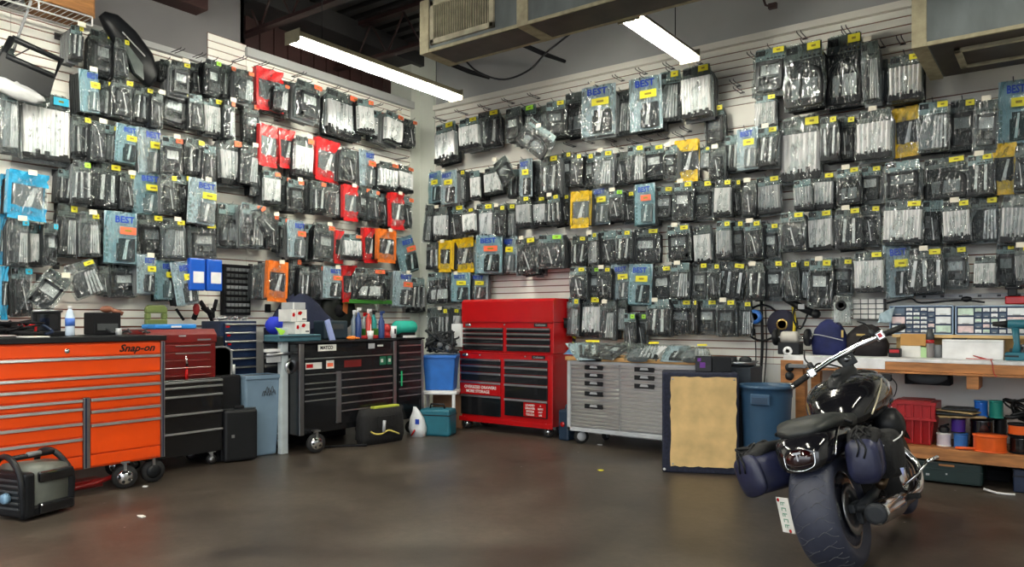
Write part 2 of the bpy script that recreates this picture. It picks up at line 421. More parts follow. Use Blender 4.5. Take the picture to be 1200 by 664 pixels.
x, y = FZ(340, 46, 4.12); x2, y2 = FZ(537, 113, 4.12)
lamp((x+x2)/2, y, y2, 4.12, 'lit twin tube light hanging over the side wall near the corner')
x, y = FZ(808, 68, 4.12)
lamp(x, y-1.33, y, 4.12, 'shorter lit twin tube light hanging in front of the back wall, behind the duct')
for lx_, ly_, lab in ((1.9, -7.4, 'unseen tube light over the orange chest and the front of the side wall'), (5.2, -7.9, 'added out-of-frame twin tube light over the middle of the workshop'), (3.4, -9.9, 'added out-of-frame twin tube light over the open floor of the workshop'), (6.9, -11., 'added out-of-frame twin tube light close to the open entrance of the workshop'), (8.6, -5.2, 'added out-of-frame twin tube light over the motorcycle and the floor before the workbench')):
    lamp(lx_, ly_, ly_+2.44, 4.12, lab.replace('unseen', 'added out-of-frame twin'))  # unseen lamps added out of frame to brighten the walls
# cables under the duct
cb = MB(); P = [(543, 68), (560, 84), (590, 93), (620, 82), (640, 62), (670, 38)]
pts = []
for px, py in P:
    d = ray(px, py); s = 8.9; pts.append(CAM+d*s)
def smooth(pts, n=6):
    out = []
    pts = [Vector(p) for p in pts]
    for i in range(len(pts)-1):
        p0 = pts[max(i-1, 0)]; p1 = pts[i]; p2 = pts[i+1]; p3 = pts[min(i+2, len(pts)-1)]
        for k in range(n):
            t = k/n; out.append(.5*((2*p1)+(p2-p0)*t+(2*p0-5*p1+4*p2-p3)*t*t+(3*p1-p0-3*p2+p3)*t**3))
    out.append(pts[-1]); return out
o = MB().tube(smooth(pts), .012, 6).build('cable', blk); tag(o, 'black cable sagging below the ceiling duct in front of the grey wall', 'cable')
for (a, b, lab) in (((528, 75, 9.), (573, 91, 9.4), 'short dark bar under the grilled end of the duct'), ((612, 52, 8.8), (662, 72, 9.2), 'thick dark bar crossing behind the sagging cable')):
    p = CAM+ray(a[0], a[1])*a[2]; q = CAM+ray(b[0], b[1])*b[2]
    o = MB().tube([p, p.lerp(q, .5)+Vector((0, 0, -.01)), q], [.028, .03, .022], 8).build('pipe', blkm); tag(o, lab, 'pipe')
p = CAM+ray(903, 8)*7.5
o = MB().tube([p+Vector((-.12, 0, .25)), p+Vector((-.05, 0, .03)), p+Vector((0, 0, 0)), p+Vector((.04, .05, .01))], .012, 8).box(p.x-.02, p.x+.06, p.y-.02, p.y+.03, p.z-.02, p.z+.03).build('ceiling_hook', joistm); tag(o, 'small dark hook hanging from the ceiling at the top of the photo', 'hook')
# wire shelf at the top left
def wire_shelf():
    y0, z0 = LX(108, 24, .45)
    t = thing('wire_shelf', 'white wire shelf high on the side wall', 'shelf', (0, y0, z0))
    m = MB()
    m.cyl((.45, -3, .03), (.45, 0, .03), .008, n=6); m.cyl((.45, -3, -.05), (.45, 0, -.05), .008, n=6)
    for k in range(7): m.cyl((.45, -k*.45, -.05), (.45, -k*.45, .03), .008, n=6)
    m.cyl((.05, -3, .03), (.05, 0, .03), .006, n=6); m.build('rail', wht, t)
    m = MB()
    for k in range(60): m.cyl((.03, -k*.05, .03), (.45, -k*.05, .03), .003, n=4)
    m.build('shelf_wire', wht, t)
    m = MB()
    for k in (.5, 2.4): m.tube([(.02, -k, -.36), (.42, -k, .02)], .012, 6)
    m.build('bracket', lgr, t)
    tt = thing('wooden_box', 'open wooden box standing on the wire shelf', 'box', (.22, y0-.18, z0+.04))
    m = MB(); m.box(-.2, .2, -.22, -.2, 0, .32); m.box(-.2, .2, .2, .22, 0, .32); m.box(-.2, -.18, -.2, .2, 0, .32); m.box(.18, .2, -.2, .2, 0, .32); m.box(-.2, .2, -.2, .2, 0, .02)
    m.build('crate_board', mat('warm_wood', (.30, .13, .04), .6, var=.25, stretch=(1, 1, 8)), tt, .003)
    MB().box(-.16, .16, -.16, .16, .02, .36).build('paper_stack', mat('sky_paper', (.35, .55, .7), .7), tt)
    o = MB().box(-.2, .22, -2.8, -.55, 0, .3).build('storage_box', blkm, None, .02); o.location = (.22, y0, z0+.04)
    tag(o, 'long black box lying on the wire shelf beside the wooden box', 'box')
wire_shelf()
# ================================================================ PACKETS ON THE SLAT WALLS
hookm = mat('dark_steel_hook', (.08, .08, .085), .35, .6)
bag_m = plastic_mat('clear_bag', gloss=.40, white=.05)
bag_t = plastic_mat('teal_bag', tint=(.72, .86, .88), gloss=.26, white=.06, wcol=(.45, .62, .64))
head_m = mat('grey_green_header', (.085, .105, .10), .35, var=.3)
head_t = mat('teal_header', (.20, .29, .30), .35, var=.15)
card_b = mat('pale_blue_card', (.40, .50, .56), .4, var=.12)
silv = mat('silver_insert', (.46, .47, .48), .3, .1, var=.25, scale=3.)
silw = mat('white_insert', (.66, .66, .66), .35, var=.15, scale=3.)
silg = mat('slate_insert', (.13, .145, .155), .35, var=.25, scale=3.)
blue_ink = mat('blue_ink', (.008, .05, .42), .5)
cols = {'R': mat('red_bag', (.60, .012, .015), .3, coat=.4, var=.2, bump=.6, bscale=9), 'Y': mat('yellow_bag', (.72, .46, .01), .3, coat=.4, var=.2, bump=.6, bscale=9),
        'U': mat('cyan_bag', (.015, .30, .55), .3, coat=.4, var=.2, bump=.6, bscale=9), 'O': mat('orange_bag', (.75, .17, .02), .3, coat=.4, var=.2, bump=.6, bscale=9)}
STK = {'y': yel, 'o': ora, 'g': grn, 'c': cya}
def bag_mesh(seed, m):
    rnd = random.Random(seed); ph = [rnd.uniform(0, 6.28) for _ in range(6)]
    def prof(u, v, side):
        w = .80+.2*min(1, v/.22) if v < .22 else 1.
        w *= 1-.03*math.sin(v*9+ph[0])
        x = (u-.5)*w+.012*math.sin(v*14+ph[1])*(u-.5)*2
        e = (1-abs(2*u-1)**4)*min(1, .25+v*1.6)*(1-max(0, v-.93)/.07*.8)
        wr = .10*math.sin(u*17+ph[2]+v*5)+.07*math.sin(v*21+ph[3]+u*6)+.05*math.sin(u*31-v*13+ph[4])
        y = -(.42+wr)*e if side else .42*e
        return Vector((x, y-.0, -v))
    mb = MB(); mb.grid(lambda u, v: prof(u, 1-v, 1), 12, 14); mb.grid(lambda u, v: prof(1-u, 1-v, 0), 6, 7)
    return mb.mesh('bag', m)
def rbx(mb, x0, x1, y0, y1, z0, z1): return mb.box(x0, x1, y0, y1, z0, z1)
def ridged(z0, z1, hw, n, dep=-.26, amp=.14, sk=0.):
    def f(u, v):
        z = z1+(z0-z1)*(1-v); x = (u-.5)*2*hw*(1-.06*(1-v))+sk*(v-.5)
        y = dep-(amp if int(u*n*2) % 2 else 0)-.06*math.sin(math.pi*v)
        return Vector((x, y, z))
    mb = MB(); mb.grid(f, n*2, 5, False)
    mb.box(-hw*.98, hw*.98, dep+.005, .28, z0, z1); return mb
def style_parts(st, seed):
    """unit package: x -.5..+.5, z 0..-1, front at -y. Returns [(part name, mesh, material)]"""
    rn = random.Random(seed*13+ord(st)); P = []
    B = lambda: MB()
    def base(z=-.83, m=blk):
        mb = B(); mb.box(-.45, .45, -.36, .36, -.965, z-.02)
        for k in range(5):
            x = -.42+k*.18; mb.box(x, x+.1, -.40, .30, -.95, z+rn.uniform(-.02, .05))
        mb.box(.22, .38, -.425, -.40, -.93, -.88)
        return ('base_tray', mb.mesh('base_tray', m), None)
    if st == 'C':
        top = -.27
        P.append(('ribbed_plate', ridged(-.86, top, .44, 6+seed, amp=.16).mesh('plate', [silv, silw, silv][seed % 3]), None)); P.append(base())
    elif st == 'W':
        P.append(('ribbed_plate', ridged(-.90, -.24, .45, 10, amp=.12).mesh('plate', silw), None)); P.append(base(-.88))
    elif st == 'K':
        mb = B(); x0 = -.40+rn.uniform(0, .1); x1 = .40-rn.uniform(0, .1); z1 = -.30; z0 = -.90
        fr = B(); t = .09
        fr.box(x0, x1, -.36, .2, z1-t*.7, z1); fr.box(x0, x1, -.36, .2, z0, z0+t); fr.box(x0, x0+t, -.36, .2, z0, z1); fr.box(x1-t, x1, -.36, .2, z0, z1)
        fr.box(x0+.05, x1-.05, -.25, .15, -.64, -.58)
        P.append(('bezel', fr.mesh('bezel', [drk, blk, char][seed % 3]), None))
        mb.box(x0+t, x1-t, -.20, .18, -.6, z1-t*.7); P.append(('face_plate', mb.mesh('plate', [silw, silg, silv][seed % 3]), None))
        mb = B(); mb.box(x0+.07, x1-.07, -.34, .2, -.86, -.66-.06*seed).ball((x0+.2, -.2, -.7), .14, 8, (1, .8, .8)); P.append(('pocket', mb.mesh('pocket', blk), None))
    elif st == 'P':
        a = B(); c = B(); n = 5
        for k in range(n):
            x = -.36+k*.18; s = rn.uniform(-.05, .12)
            q = (a if (k+seed) % 2 else c)
            q.prism([(x-.055, -.90), (x+.045, -.90), (x+.055+s, -.28), (x-.035+s, -.28)], -.34+rn.uniform(0, .1), -.1)
        P.append(('pale_strip', a.mesh('strip', [silw, silv][seed % 2]), None)); P.append(('dark_strip', c.mesh('strip', drk), None)); P.append(base(-.87))
    elif st == 'D':
        mb = B(); mb.loft([(-.95, 0, 0, .40, .3, 5), (-.80, .02, -.02, .43, .36, 4), (-.6, -.02, 0, .40, .34, 4), (-.45, 0, .03, .36, .3, 4), (-.28, .03, .05, .28, .18, 4)], 'z', 12, False)
        P.append(('moulded_body', mb.mesh('body', [blk, drk, blk][seed % 3]), None))
        mb = B(); mb.box(-.3, -.1, -.38, -.2, -.62, -.36).cyl((.12, -.40, -.55), (.12, -.30, -.55), .12, n=12).box(-.2, .3, -.41, -.3, -.86, -.80); P.append(('raised_trim', mb.mesh('trim', char), None))
        mb = B(); mb.prism([(.05+.05*seed, -.88), (.1+.05*seed, -.88), (-.02, -.40), (-.06, -.40)], -.44, -.40); P.append(('pale_edge', mb.mesh('edge', silv), None))  # silver sliver: a glint on the black part, put in as a shape
    elif st == 'F':
        mb = B(); pts = [(-.40, -.25, -.92), (-.38, -.26, -.68), (-.22, -.28, -.48), (.05, -.3, -.40), (.34, -.28, -.46), (.42, -.26, -.66), (.40, -.25, -.92)]
        mb.tube(smooth(pts, 4), .055, 6); mb.box(-.42, .42, -.32, .25, -.96, -.86); mb.tube([(-.1, -.27, -.90), (-.02, -.27, -.42)], .035, 6)
        P.append(('curved_frame', mb.mesh('frame', blk), None))
        mb = B(); mb.box(-.28, .30, -.2, .15, -.84, -.56); P.append(('face_plate', mb.mesh('plate', [silg, silw][seed % 2]), None))
    elif st == 'M':
        mb = B(); mb.loft([(-.94, -.1, 0, .32, .3, 3), (-.7, -.12, -.02, .33, .33, 3), (-.45, -.08, 0, .28, .28, 3), (-.28, -.04, .05, .16, .15, 3)], 'z', 10, False)
        P.append(('moulded_body', mb.mesh('body', [silg, char, drk][seed % 3]), None))
        mb = B()
        for k in range(4): mb.prism([(-.05+k*.12, -.93), (.02+k*.12, -.93), (.10+k*.09, -.30), (.03+k*.09, -.34)], -.36+.03*k, -.30+.03*k)
        P.append(('pale_strip', mb.mesh('strip', silv), None)); 
    elif st == 'B':
        mb = B(); mb.box(-.48, .48, .1, .16, -.97, -.0); P.append(('backing_card', mb.mesh('card', card_b), None))
        mb = B(); mb.box(-.05, .40, -.28, .08, -.93, -.50).box(-.12, -.05, -.2, .08, -.93, -.6); P.append(('moulded_body', mb.mesh('body', [blk, silg, drk][seed % 3]), None))
        mb = B(); mb.prism([(.02, -.9), (.12, -.9), (.2, -.52), (.12, -.52)], -.33, -.285); P.append(('pale_strip', mb.mesh('strip', silw), None))
        mb = B()
        for k in range(5): mb.box(-.43, -.35, .09, .099, -.50-k*.09, -.44-k*.09)
        P.append(('printed_marks', mb.mesh('print', head_t), None))
    elif st in 'RYUO':
        c = cols[st]
        def f(u, v): return Vector(((u-.5)*(.94+.05*math.sin(v*9)), -.30-.1*math.sin(u*14+v*7)-.06*math.sin(v*23), -.30*v-.0))
        mb = B(); mb.grid(lambda u, v: f(u, 1-v), 10, 4); mb.grid(lambda u, v: f(u, 1-v)+Vector((0, .03, -.78+.0))*1 if v <= 1 else 0, 10, 2)
        mb.box(-.47, .47, .22, .30, -1, 0); mb.box(-.49, -.41, -.33, .25, -.98, -.02)
        if seed % 2: mb.box(.40, .49, -.33, .25, -.98, -.02)
        P.append(('coloured_wrapper', mb.mesh('wrapper', c), None))
        mb = B(); mb.box(-.36, .36, -.22, .2, -.80, -.30); P.append(('dark_insert', mb.mesh('insert', [silg, blk, drk][seed % 3]), None))
        mb = B(); mb.prism([(-.1, -.78), (.08, -.78), (.22, -.34), (.12, -.34)], -.28, -.22); P.append(('pale_strip', mb.mesh('strip', silw), None))
    return P
def header_mesh(m):
    mb = MB(); mb.box(-.42, .42, -.06, .0, -.25, -.02); return mb.mesh('header', m)
def print_mesh():
    mb = MB(); mb.box(-.41, -.14, -.075, -.061, -.15, -.045)
    for k in range(5): mb.box(-.10+k*.105, -.03+k*.105, -.072, -.061, -.235, -.205)
    return mb.mesh('print', blk)
def sticker_mesh():
    mb = MB(); mb.box(.12, .42, -.40, -.37, -.16, -.05); return mb.mesh('sticker')
def stickerb_mesh():
    mb = MB(); mb.box(-.08, .40, -.50, -.47, -.43, -.29); return mb.mesh('sticker')
def stickmark(b):
    mb = MB()
    if b: mb.box(.06, .26, -.512, -.501, -.38, -.34)
    else: mb.box(.22, .32, -.412, -.401, -.12, -.09)
    return mb.mesh('mark', mat('sticker_ink', (.25, .2, .02), .6))
HM = {'g': header_mesh(head_m), 't': header_mesh(head_t)}
PM = print_mesh(); SMK = {}
for k, m in STK.items():
    for b in (0, 1):
        me = stickerb_mesh() if b else sticker_mesh(); me.materials.append(m); SMK[k, b] = me
MK = {b: stickmark(b) for b in (0, 1)}
def layer_mesh(seed):
    rn = random.Random(seed+50); mb = MB()
    n = 6
    for k in range(n):
        y = .12+k*.14; dx = rn.uniform(-.03, .03); z = -.97-rn.uniform(-.015, .05)
        mb.prism([(-.47+dx, z), (.47+dx, z+rn.uniform(-.02, .02)), (.46+dx, -.22), (.30, -.05), (-.30, -.05), (-.46+dx, -.22)], y, y+.07)
    return mb.mesh('layers', [blk, drk, gry, char][seed])
LAY = [layer_mesh(i) for i in range(4)]
BAGS = [bag_mesh(i, bag_m) for i in range(6)]; BAGT = [bag_mesh(i+20, bag_t) for i in range(3)]
BEST = {}
def best_mesh():
    me = text_mesh('BEST', .03).copy(); me.materials.append(blue_ink)
    me.transform(Matrix.Translation((.06, -.44, -.16)) @ Matrix.Diagonal((.27, .2, .17, 1)) @ Matrix.Rotation(math.pi/2, 4, 'X')); return me
BESTM = best_mesh()
STYLES = {}
SDESC = {'C': ['silver ribbed plate', 'white ribbed plate', 'grey ribbed plate'], 'W': ['wide white ribbed panel']*3, 'K': ['charcoal bezel with pale plate', 'black bezel with slate plate', 'grey bezel with silver plate'],
         'P': ['white and black strips', 'silver and dark strips', 'pale upright strips'], 'D': ['black moulded part', 'dark moulded part', 'lumpy black part'],
         'F': ['curved black frame', 'arched black frame', 'curved dark frame'], 'M': ['slate moulding with pale strips', 'charcoal moulding and strips', 'dark moulding and strips'],
         'B': ['teal lettered card with black kit', 'teal lettered card with slate kit', 'pale lettered card with dark kit'],
         'R': ['red bag around dark part']*3, 'Y': ['yellow bag around dark part']*3, 'U': ['bright blue bag around grey part']*3, 'O': ['orange bag around dark part']*3}
TD = {'y': 'yellow tag', 'o': 'orange tag', 'g': 'lime tag', 'c': 'cyan tag', 'n': 'no tag'}
ORD = 'first second third fourth fifth sixth seventh eighth ninth tenth eleventh twelfth thirteenth fourteenth fifteenth sixteenth seventeenth eighteenth nineteenth twentieth'.split()
def ordn(n):
    if n <= 20: return ORD[n-1]
    if n < 30: return 'twenty-'+ORD[n-21]
    if n == 30: return 'thirtieth'
    if n < 40: return 'thirty-'+ORD[n-31]
    return 'fortieth' if n == 40 else 'forty-'+ORD[n-41]
proto = {}
def packet(wall, x0, x1, y0, y1, st, tg, tilt, off, dep, label, group, idx):
    cx = (x0+x1)/2; cy = (y0+y1)/2
    if wall == 'B':
        a, _ = BY(x0, cy, -off); b, _ = BY(x1, cy, -off); c, zt = BY(cx, y0, -off); _, zb = BY(cx, y1, -off)
        w = abs(b-a); loc = (c, -off, zt); rz = 0
    else:
        a, _ = LX(x0, cy, off); b, _ = LX(x1, cy, off); c, zt = LX(cx, y0, off); _, zb = LX(cx, y1, off)
        w = abs(b-a); loc = (off, c, zt); rz = math.pi/2
    h = zt-zb; rn = random.Random(idx)
    if wall == 'L': w *= .96
    seed = idx % 3
    root = thing('parts_packet', label, 'packet', loc, 0, group, rot=(0, 0, rz+R_(rn.uniform(-8, 8))))
    root.rotation_euler.rotate_axis('Y', R_(tilt+rn.uniform(-3.5, 3.5)))
    if abs(tilt) > 8:      # pivot about the middle, so that a tilted packet stays where it is
        ax = Vector((math.cos(rz), math.sin(rz), 0)); mid = Vector(loc)-Vector((0, 0, h/2))
        up = root.rotation_euler.to_matrix() @ Vector((0, 0, 1)); root.location = mid+up*h/2
    S = (w*1.04, dep, h)
    def put(name, me, mt=None, lab=None):
        k = (name, me.name)
        o = bpy.data.objects.new(name, me) if k not in proto else proto[k].copy()
        if k not in proto: proto[k] = o
        C.objects.link(o); o.parent = root; o.scale = S
        return o
    key = (st, seed)
    if key not in STYLES: STYLES[key] = style_parts(st, seed)
    for (n, me, _) in STYLES[key]: put(n, me)
    if abs(tilt) < 20:
        o = put('packets_behind', LAY[idx % 4]); o.scale = (w*.98, max(.04, off-dep*.5-.05), h)  # layers standing in for more packets behind on the same hook
    if st == 'B':
        put('lettering', BESTM); put('bag', BAGT[idx % 3] if idx % 2 else BAGS[idx % 6])
        if tg in STK: put('price_sticker', SMK[tg, 1]); put('sticker_print', MK[1])
    else:
        if st not in 'RYUO':
            put('header_card', HM['t' if rn.random() < .4 else 'g']); put('printed_logo', PM)
        put('bag', BAGS[idx % 6])
        if tg in STK: put('price_sticker', SMK[tg, 0]); put('sticker_print', MK[0])
    return root, h

ROWS = {}
ROWS['L1'] = """0,18,55,95,K,n;82,97,30,72,P,y;104,135,37,90,K,y;134,150,45,92,D,y;186,200,70,94,D,n;200,222,72,113,K,y;222,238,74,114,D,n;240,258,70,112,K,g;258,275,76,118,P,o;275,297,82,120,M,o;297,330,82,127,R,n;
322,338,98,130,M,o;330,346,95,136,D,n;345,377,96,142,K,o;379,424,108,162,C,o;418,436,116,156,W,o;435,451,130,166,C,o;450,473,132,170,W,o;473,487,140,172,D,o"""
ROWS['L2'] = """0,21,98,178,M,c;22,84,108,190,W,c;92,116,82,132,B,y;115,132,94,136,M,y;131,156,92,138,D,y;157,179,101,146,P,y;178,192,108,150,D,n;190,221,103,148,K,y,8;221,237,110,150,D,n;236,260,114,160,W,y;262,275,117,162,M,o;284,303,121,166,K,o;
302,325,147,192,R,n;324,345,152,194,R,n;345,368,160,208,C,o;368,398,164,210,R,n;398,420,174,214,D,n;420,440,176,219,B,o;444,466,190,224,C,o;464,485,194,226,C,o"""
ROWS['L3'] = """82,106,135,185,P,y;106,124,142,190,D,n;122,138,146,190,M,y;137,161,146,192,B,y;160,190,150,206,B,y;189,214,160,206,K,o;215,240,162,208,P,y;239,254,170,212,D,n;253,284,162,218,C,o;283,304,170,216,M,n;290,309,188,230,D,n;308,328,200,240,W,o;
326,340,206,246,M,o;337,355,210,248,K,o;354,366,212,248,P,n;364,381,212,250,P,o;380,402,214,254,M,n;401,418,217,256,R,n;417,434,219,256,K,o;433,444,222,258,D,o;440,456,226,263,D,o;455,472,226,266,R,n;467,484,230,267,D,o"""
ROWS['L4'] = """0,7,204,252,U,n;8,58,202,254,U,n;67,85,198,238,P,n;84,106,188,240,P,g;106,142,190,244,P,y;141,157,202,246,D,y;155,188,202,252,B,y;187,206,204,250,D,y;205,223,204,250,D,y;222,255,210,264,B,y;254,281,238,290,F,n;280,311,238,290,M,o;
300,318,243,276,D,o,-35;312,326,250,292,D,o;325,338,254,296,K,o;336,358,258,302,B,o;356,370,262,306,M,o;368,393,262,306,K,o;392,402,270,306,R,n;402,423,274,304,C,o;424,441,267,305,R,n;441,463,269,305,O,n;466,488,277,320,B,o,-15"""
ROWS['L5'] = """0,7,254,306,U,n;8,34,255,311,M,c;32,51,262,312,W,c;50,67,260,311,K,c;66,91,238,302,M,y;91,116,248,300,M,y;114,127,256,300,D,n;123,161,248,310,B,o;160,190,250,302,K,y;189,216,256,302,M,y;218,254,260,304,K,y"""
ROWS['L6'] = """0,9,312,370,U,n;10,38,312,370,D,c;38,74,316,366,K,n,38;80,118,306,348,M,y,-24;116,128,312,346,D,n;125,161,308,348,K,n;160,182,298,345,B,y;181,208,305,352,B,y;204,230,306,358,B,y,-12;
296,316,310,350,M,n;312,337,306,350,O,n;337,352,302,350,D,o;350,364,312,350,P,n;363,381,310,350,D,o;380,400,312,350,B,o;398,417,311,351,R,n;415,451,314,352,F,o;450,463,318,352,D,n;462,483,318,360,B,o;482,498,325,366,P,n"""
ROWS['B1'] = """509,536,144,192,C,y;538,561,138,176,C,y;560,586,130,174,P,y;592,611,126,166,K,n;603,631,124,170,M,g;629,643,124,160,M,n;640,663,118,160,K,y;608,650,146,180,F,n,38;662,684,108,160,F,n;681,720,100,160,B,y;718,742,106,158,M,n;737,773,90,154,B,y;772,799,83,142,M,y;798,834,77,140,W,y;
883,924,56,112,K,y;918,966,50,128,F,y;967,1012,40,126,F,y;1008,1030,48,122,M,n;1020,1042,70,122,P,n;1041,1082,64,120,C,y"""
ROWS['B2'] = """501,518,201,238,B,y;515,535,200,240,B,y;534,547,199,236,M,y;551,562,200,234,W,n;567,587,196,228,W,n;582,600,184,216,K,n,-30;597,609,198,232,P,n;608,623,186,232,B,y;622,634,188,230,D,n;632,657,182,230,P,y;657,670,178,218,K,y;669,683,180,218,D,y;
683,698,180,222,K,y;697,719,176,218,M,y;722,737,178,216,D,n;735,755,170,214,M,y;754,778,170,210,K,y;779,795,170,210,K,n;792,819,164,210,Y,n;821,833,172,198,M,y;825,849,123,172,K,y;832,851,172,212,D,n;849,869,158,202,P,n;862,888,150,200,B,y;885,911,111,152,W,y;886,914,148,196,P,y;
914,963,136,214,C,y;960,983,136,190,P,y;981,1005,136,188,D,y;1003,1047,128,188,C,n;1046,1077,126,180,Y,n;1075,1113,118,178,M,y;1112,1145,116,176,K,y;1142,1172,116,176,K,n;1170,1206,94,170,B,y"""
ROWS['B3'] = """498,509,240,284,M,n,8;509,525,242,282,C,n;523,544,240,280,D,y;542,557,244,274,W,y;556,581,238,282,C,y;580,592,240,278,D,y;590,605,238,278,M,y;605,621,230,267,C,y;621,642,230,266,C,y;641,656,228,264,P,y;655,668,228,262,D,y;670,693,224,264,Y,n;692,714,218,264,B,y;713,731,222,258,D,g;
729,745,224,262,D,y;743,767,215,264,B,o;767,790,218,258,K,y;789,813,212,258,K,y;811,838,211,258,K,y;838,858,210,253,W,y;857,869,210,252,D,y;871,887,211,254,D,n;885,914,206,252,C,y;929,951,210,246,C,n;949,979,202,246,C,y;979,1008,196,240,F,y;1008,1035,194,238,K,y;1034,1080,188,236,K,n;1079,1134,184,234,F,y;1132,1165,180,230,P,y;1163,1191,168,224,Y,n;1189,1206,170,224,D,n"""
ROWS['B4'] = """499,518,284,316,P,n;516,531,282,316,Y,n;530,558,279,317,Y,n;557,588,275,321,B,o;588,606,277,320,B,y;603,629,278,322,D,y;627,637,284,324,P,n;630,661,274,314,D,g;670,689,276,312,P,y;688,701,272,310,M,y;700,723,270,310,D,n;722,742,269,308,P,y;742,773,267,308,K,y;781,808,263,306,K,y;
812,834,264,310,W,n;839,857,258,304,C,y;856,872,258,304,K,y;871,893,258,304,D,y;892,913,261,305,K,y;913,944,248,294,D,y;945,977,246,294,W,y;978,1009,243,292,P,y;1008,1033,240,288,D,y;1035,1083,234,286,W,y;1080,1107,234,288,D,n;1103,1137,234,284,C,y;1135,1170,230,284,M,y;1174,1206,228,286,C,n"""
ROWS['B5'] = """499,530,318,356,F,n;529,550,319,354,B,y;551,572,320,352,B,y;667,688,312,350,D,y;689,703,312,350,K,g;701,717,312,350,D,y;716,738,309,352,B,y;736,765,309,358,B,y;763,787,311,352,K,y;786,809,307,350,M,n;810,831,307,350,K,y;829,844,308,350,D,y;842,875,306,350,P,y,6;874,896,308,352,P,n;
895,918,304,352,K,y;917,935,306,352,D,y;933,950,304,352,M,y;948,977,302,360,K,y;975,1001,302,346,K,y;1000,1036,294,342,W,y;1034,1066,286,350,B,y;1063,1105,290,344,P,y;1103,1134,288,338,K,y;1141,1168,300,336,W,n;1167,1190,284,336,K,y;1188,1206,286,336,C,y"""
ROWS['B6'] = """500,514,360,402,D,n;513,527,360,400,P,y;526,541,360,396,C,y;666,680,348,394,M,y;677,706,346,396,C,y;704,722,352,398,M,n;720,735,350,388,M,n;731,745,366,410,D,g;744,758,366,410,D,g;757,786,350,394,P,n;786,811,350,392,K,y;811,818,350,392,D,y;815,841,350,392,K,y;839,863,350,394,K,y;861,881,352,394,M,y"""
ROWNAME = {'1': 'top row', '2': 'second row', '3': 'third row', '4': 'fourth row', '5': 'fifth row', '6': 'bottom row'}
hooks = {}
NP = 0
for row, s in ROWS.items():
    items = []
    for t in s.replace('\n', '').split(';'):
        f = t.strip().split(','); items.append([float(q) for q in f[:4]]+[f[4], f[5], float(f[6]) if len(f) > 6 else 0.])
    items.sort(key=lambda q: (q[0]+q[1]) * (-1 if row[0] == 'L' else 1))
    side = 'side' if row[0] == 'L' else 'back'; hl = []
    for i, (x0, x1, y0, y1, st, tg, tilt) in enumerate(items):
        NP += 1
        odd = i % 2
        big = row[1] == '1'
        dep = .10 if (x1-x0) > 14 else .07
        off = .34 if odd else .22
        if big: dep = .16 if (x1-x0) > 24 else .12; off = .40 if odd else .24
        if abs(tilt) > 20: off = .46
        big_ = 'large ' if (x1-x0)*(y1-y0) > 2300 else ''
        label = '%s%s%s, %s; %s from corner, %s, %s wall' % (big_, 'tilted ' if abs(tilt) > 8 else '', SDESC[st][NP % 3], TD[tg], ordn(i+1), ROWNAME[row[1]], side)
        r, h = packet(row[0], x0, x1, y0, y1, st, tg, tilt, off, dep, label, 'packets hanging in the %s of the %s wall' % (ROWNAME[row[1]], side), NP)
        hl.append((r.location.copy(), off, dep, h))
    hooks[row] = hl
# two big loose dash parts high on the side wall
y, z = LX(38, 42, .42)
t = thing('dash_surround', 'big black trapezoid dash frame hanging above the large pale panel on the side wall', 'dash frame', (.42, y, z), rot=(0, 0, math.pi/2)); t.rotation_euler.rotate_axis('Y', R_(12)); t.location.z -= .10
S1 = lambda px: LX(px, 70, .42)[0]-y
m = MB(); P4 = [(-.16, 0), (.24, 0), (.20, -.36), (-.24, -.36), (-.16, 0)]
m.tube([(a, 0, b) for a, b in P4], .030, 8); m.prism([(-.21, -.16), (.22, -.16), (.20, -.38), (-.24, -.38)], -.03, .05); m.tube([(-.18, -.02, -.18), (.2, -.02, -.18)], .03, 8); m.build('frame', blk, t)
m = MB()
m.ball((-.03, -.02, -.43), .13, 16, (1.6, .3, .55), .16)
m.build('crumpled_bag', silv, t); MB().tube([(0, 0, 0), (0, .40, 0)], .006, 5).build('hook', hookm, t)
y, z = LX(132, 30, .34)
t = thing('dash_shell', 'long glossy black dash shell hanging diagonally above the top row on the side wall', 'dash shell', (.34, y, z+.06), rot=(0, 0, math.pi/2)); t.rotation_euler.rotate_axis('Y', R_(38)); t.location.z -= .06; t.scale = (.8, .8, .8)
m = MB(); m.loft([(-.16, 0, 0, .05, .05, 2.5), (-.05, 0, .02, .09, .12, 2.5), (.2, 0, .0, .10, .17, 2.6), (.5, 0, -.06, .10, .19, 2.6), (.68, 0, -.12, .08, .13, 2.5), (.74, 0, -.15, .04, .07, 2.3)], 'x', 16); m.build('shell', blk, t)
m = MB(); m.prism([(.15, -.07), (.5, -.12), (.62, -.26), (.5, -.28), (.25, -.15)], -.10, -.06); m.build('clear_flap', head_m, t); MB().box(.1, .45, -.115, -.10, -.03, -.02).build('pale_edge', silv, t); MB().tube([(0, 0, 0), (0, .32, 0)], .006, 5).build('hook', hookm, t)
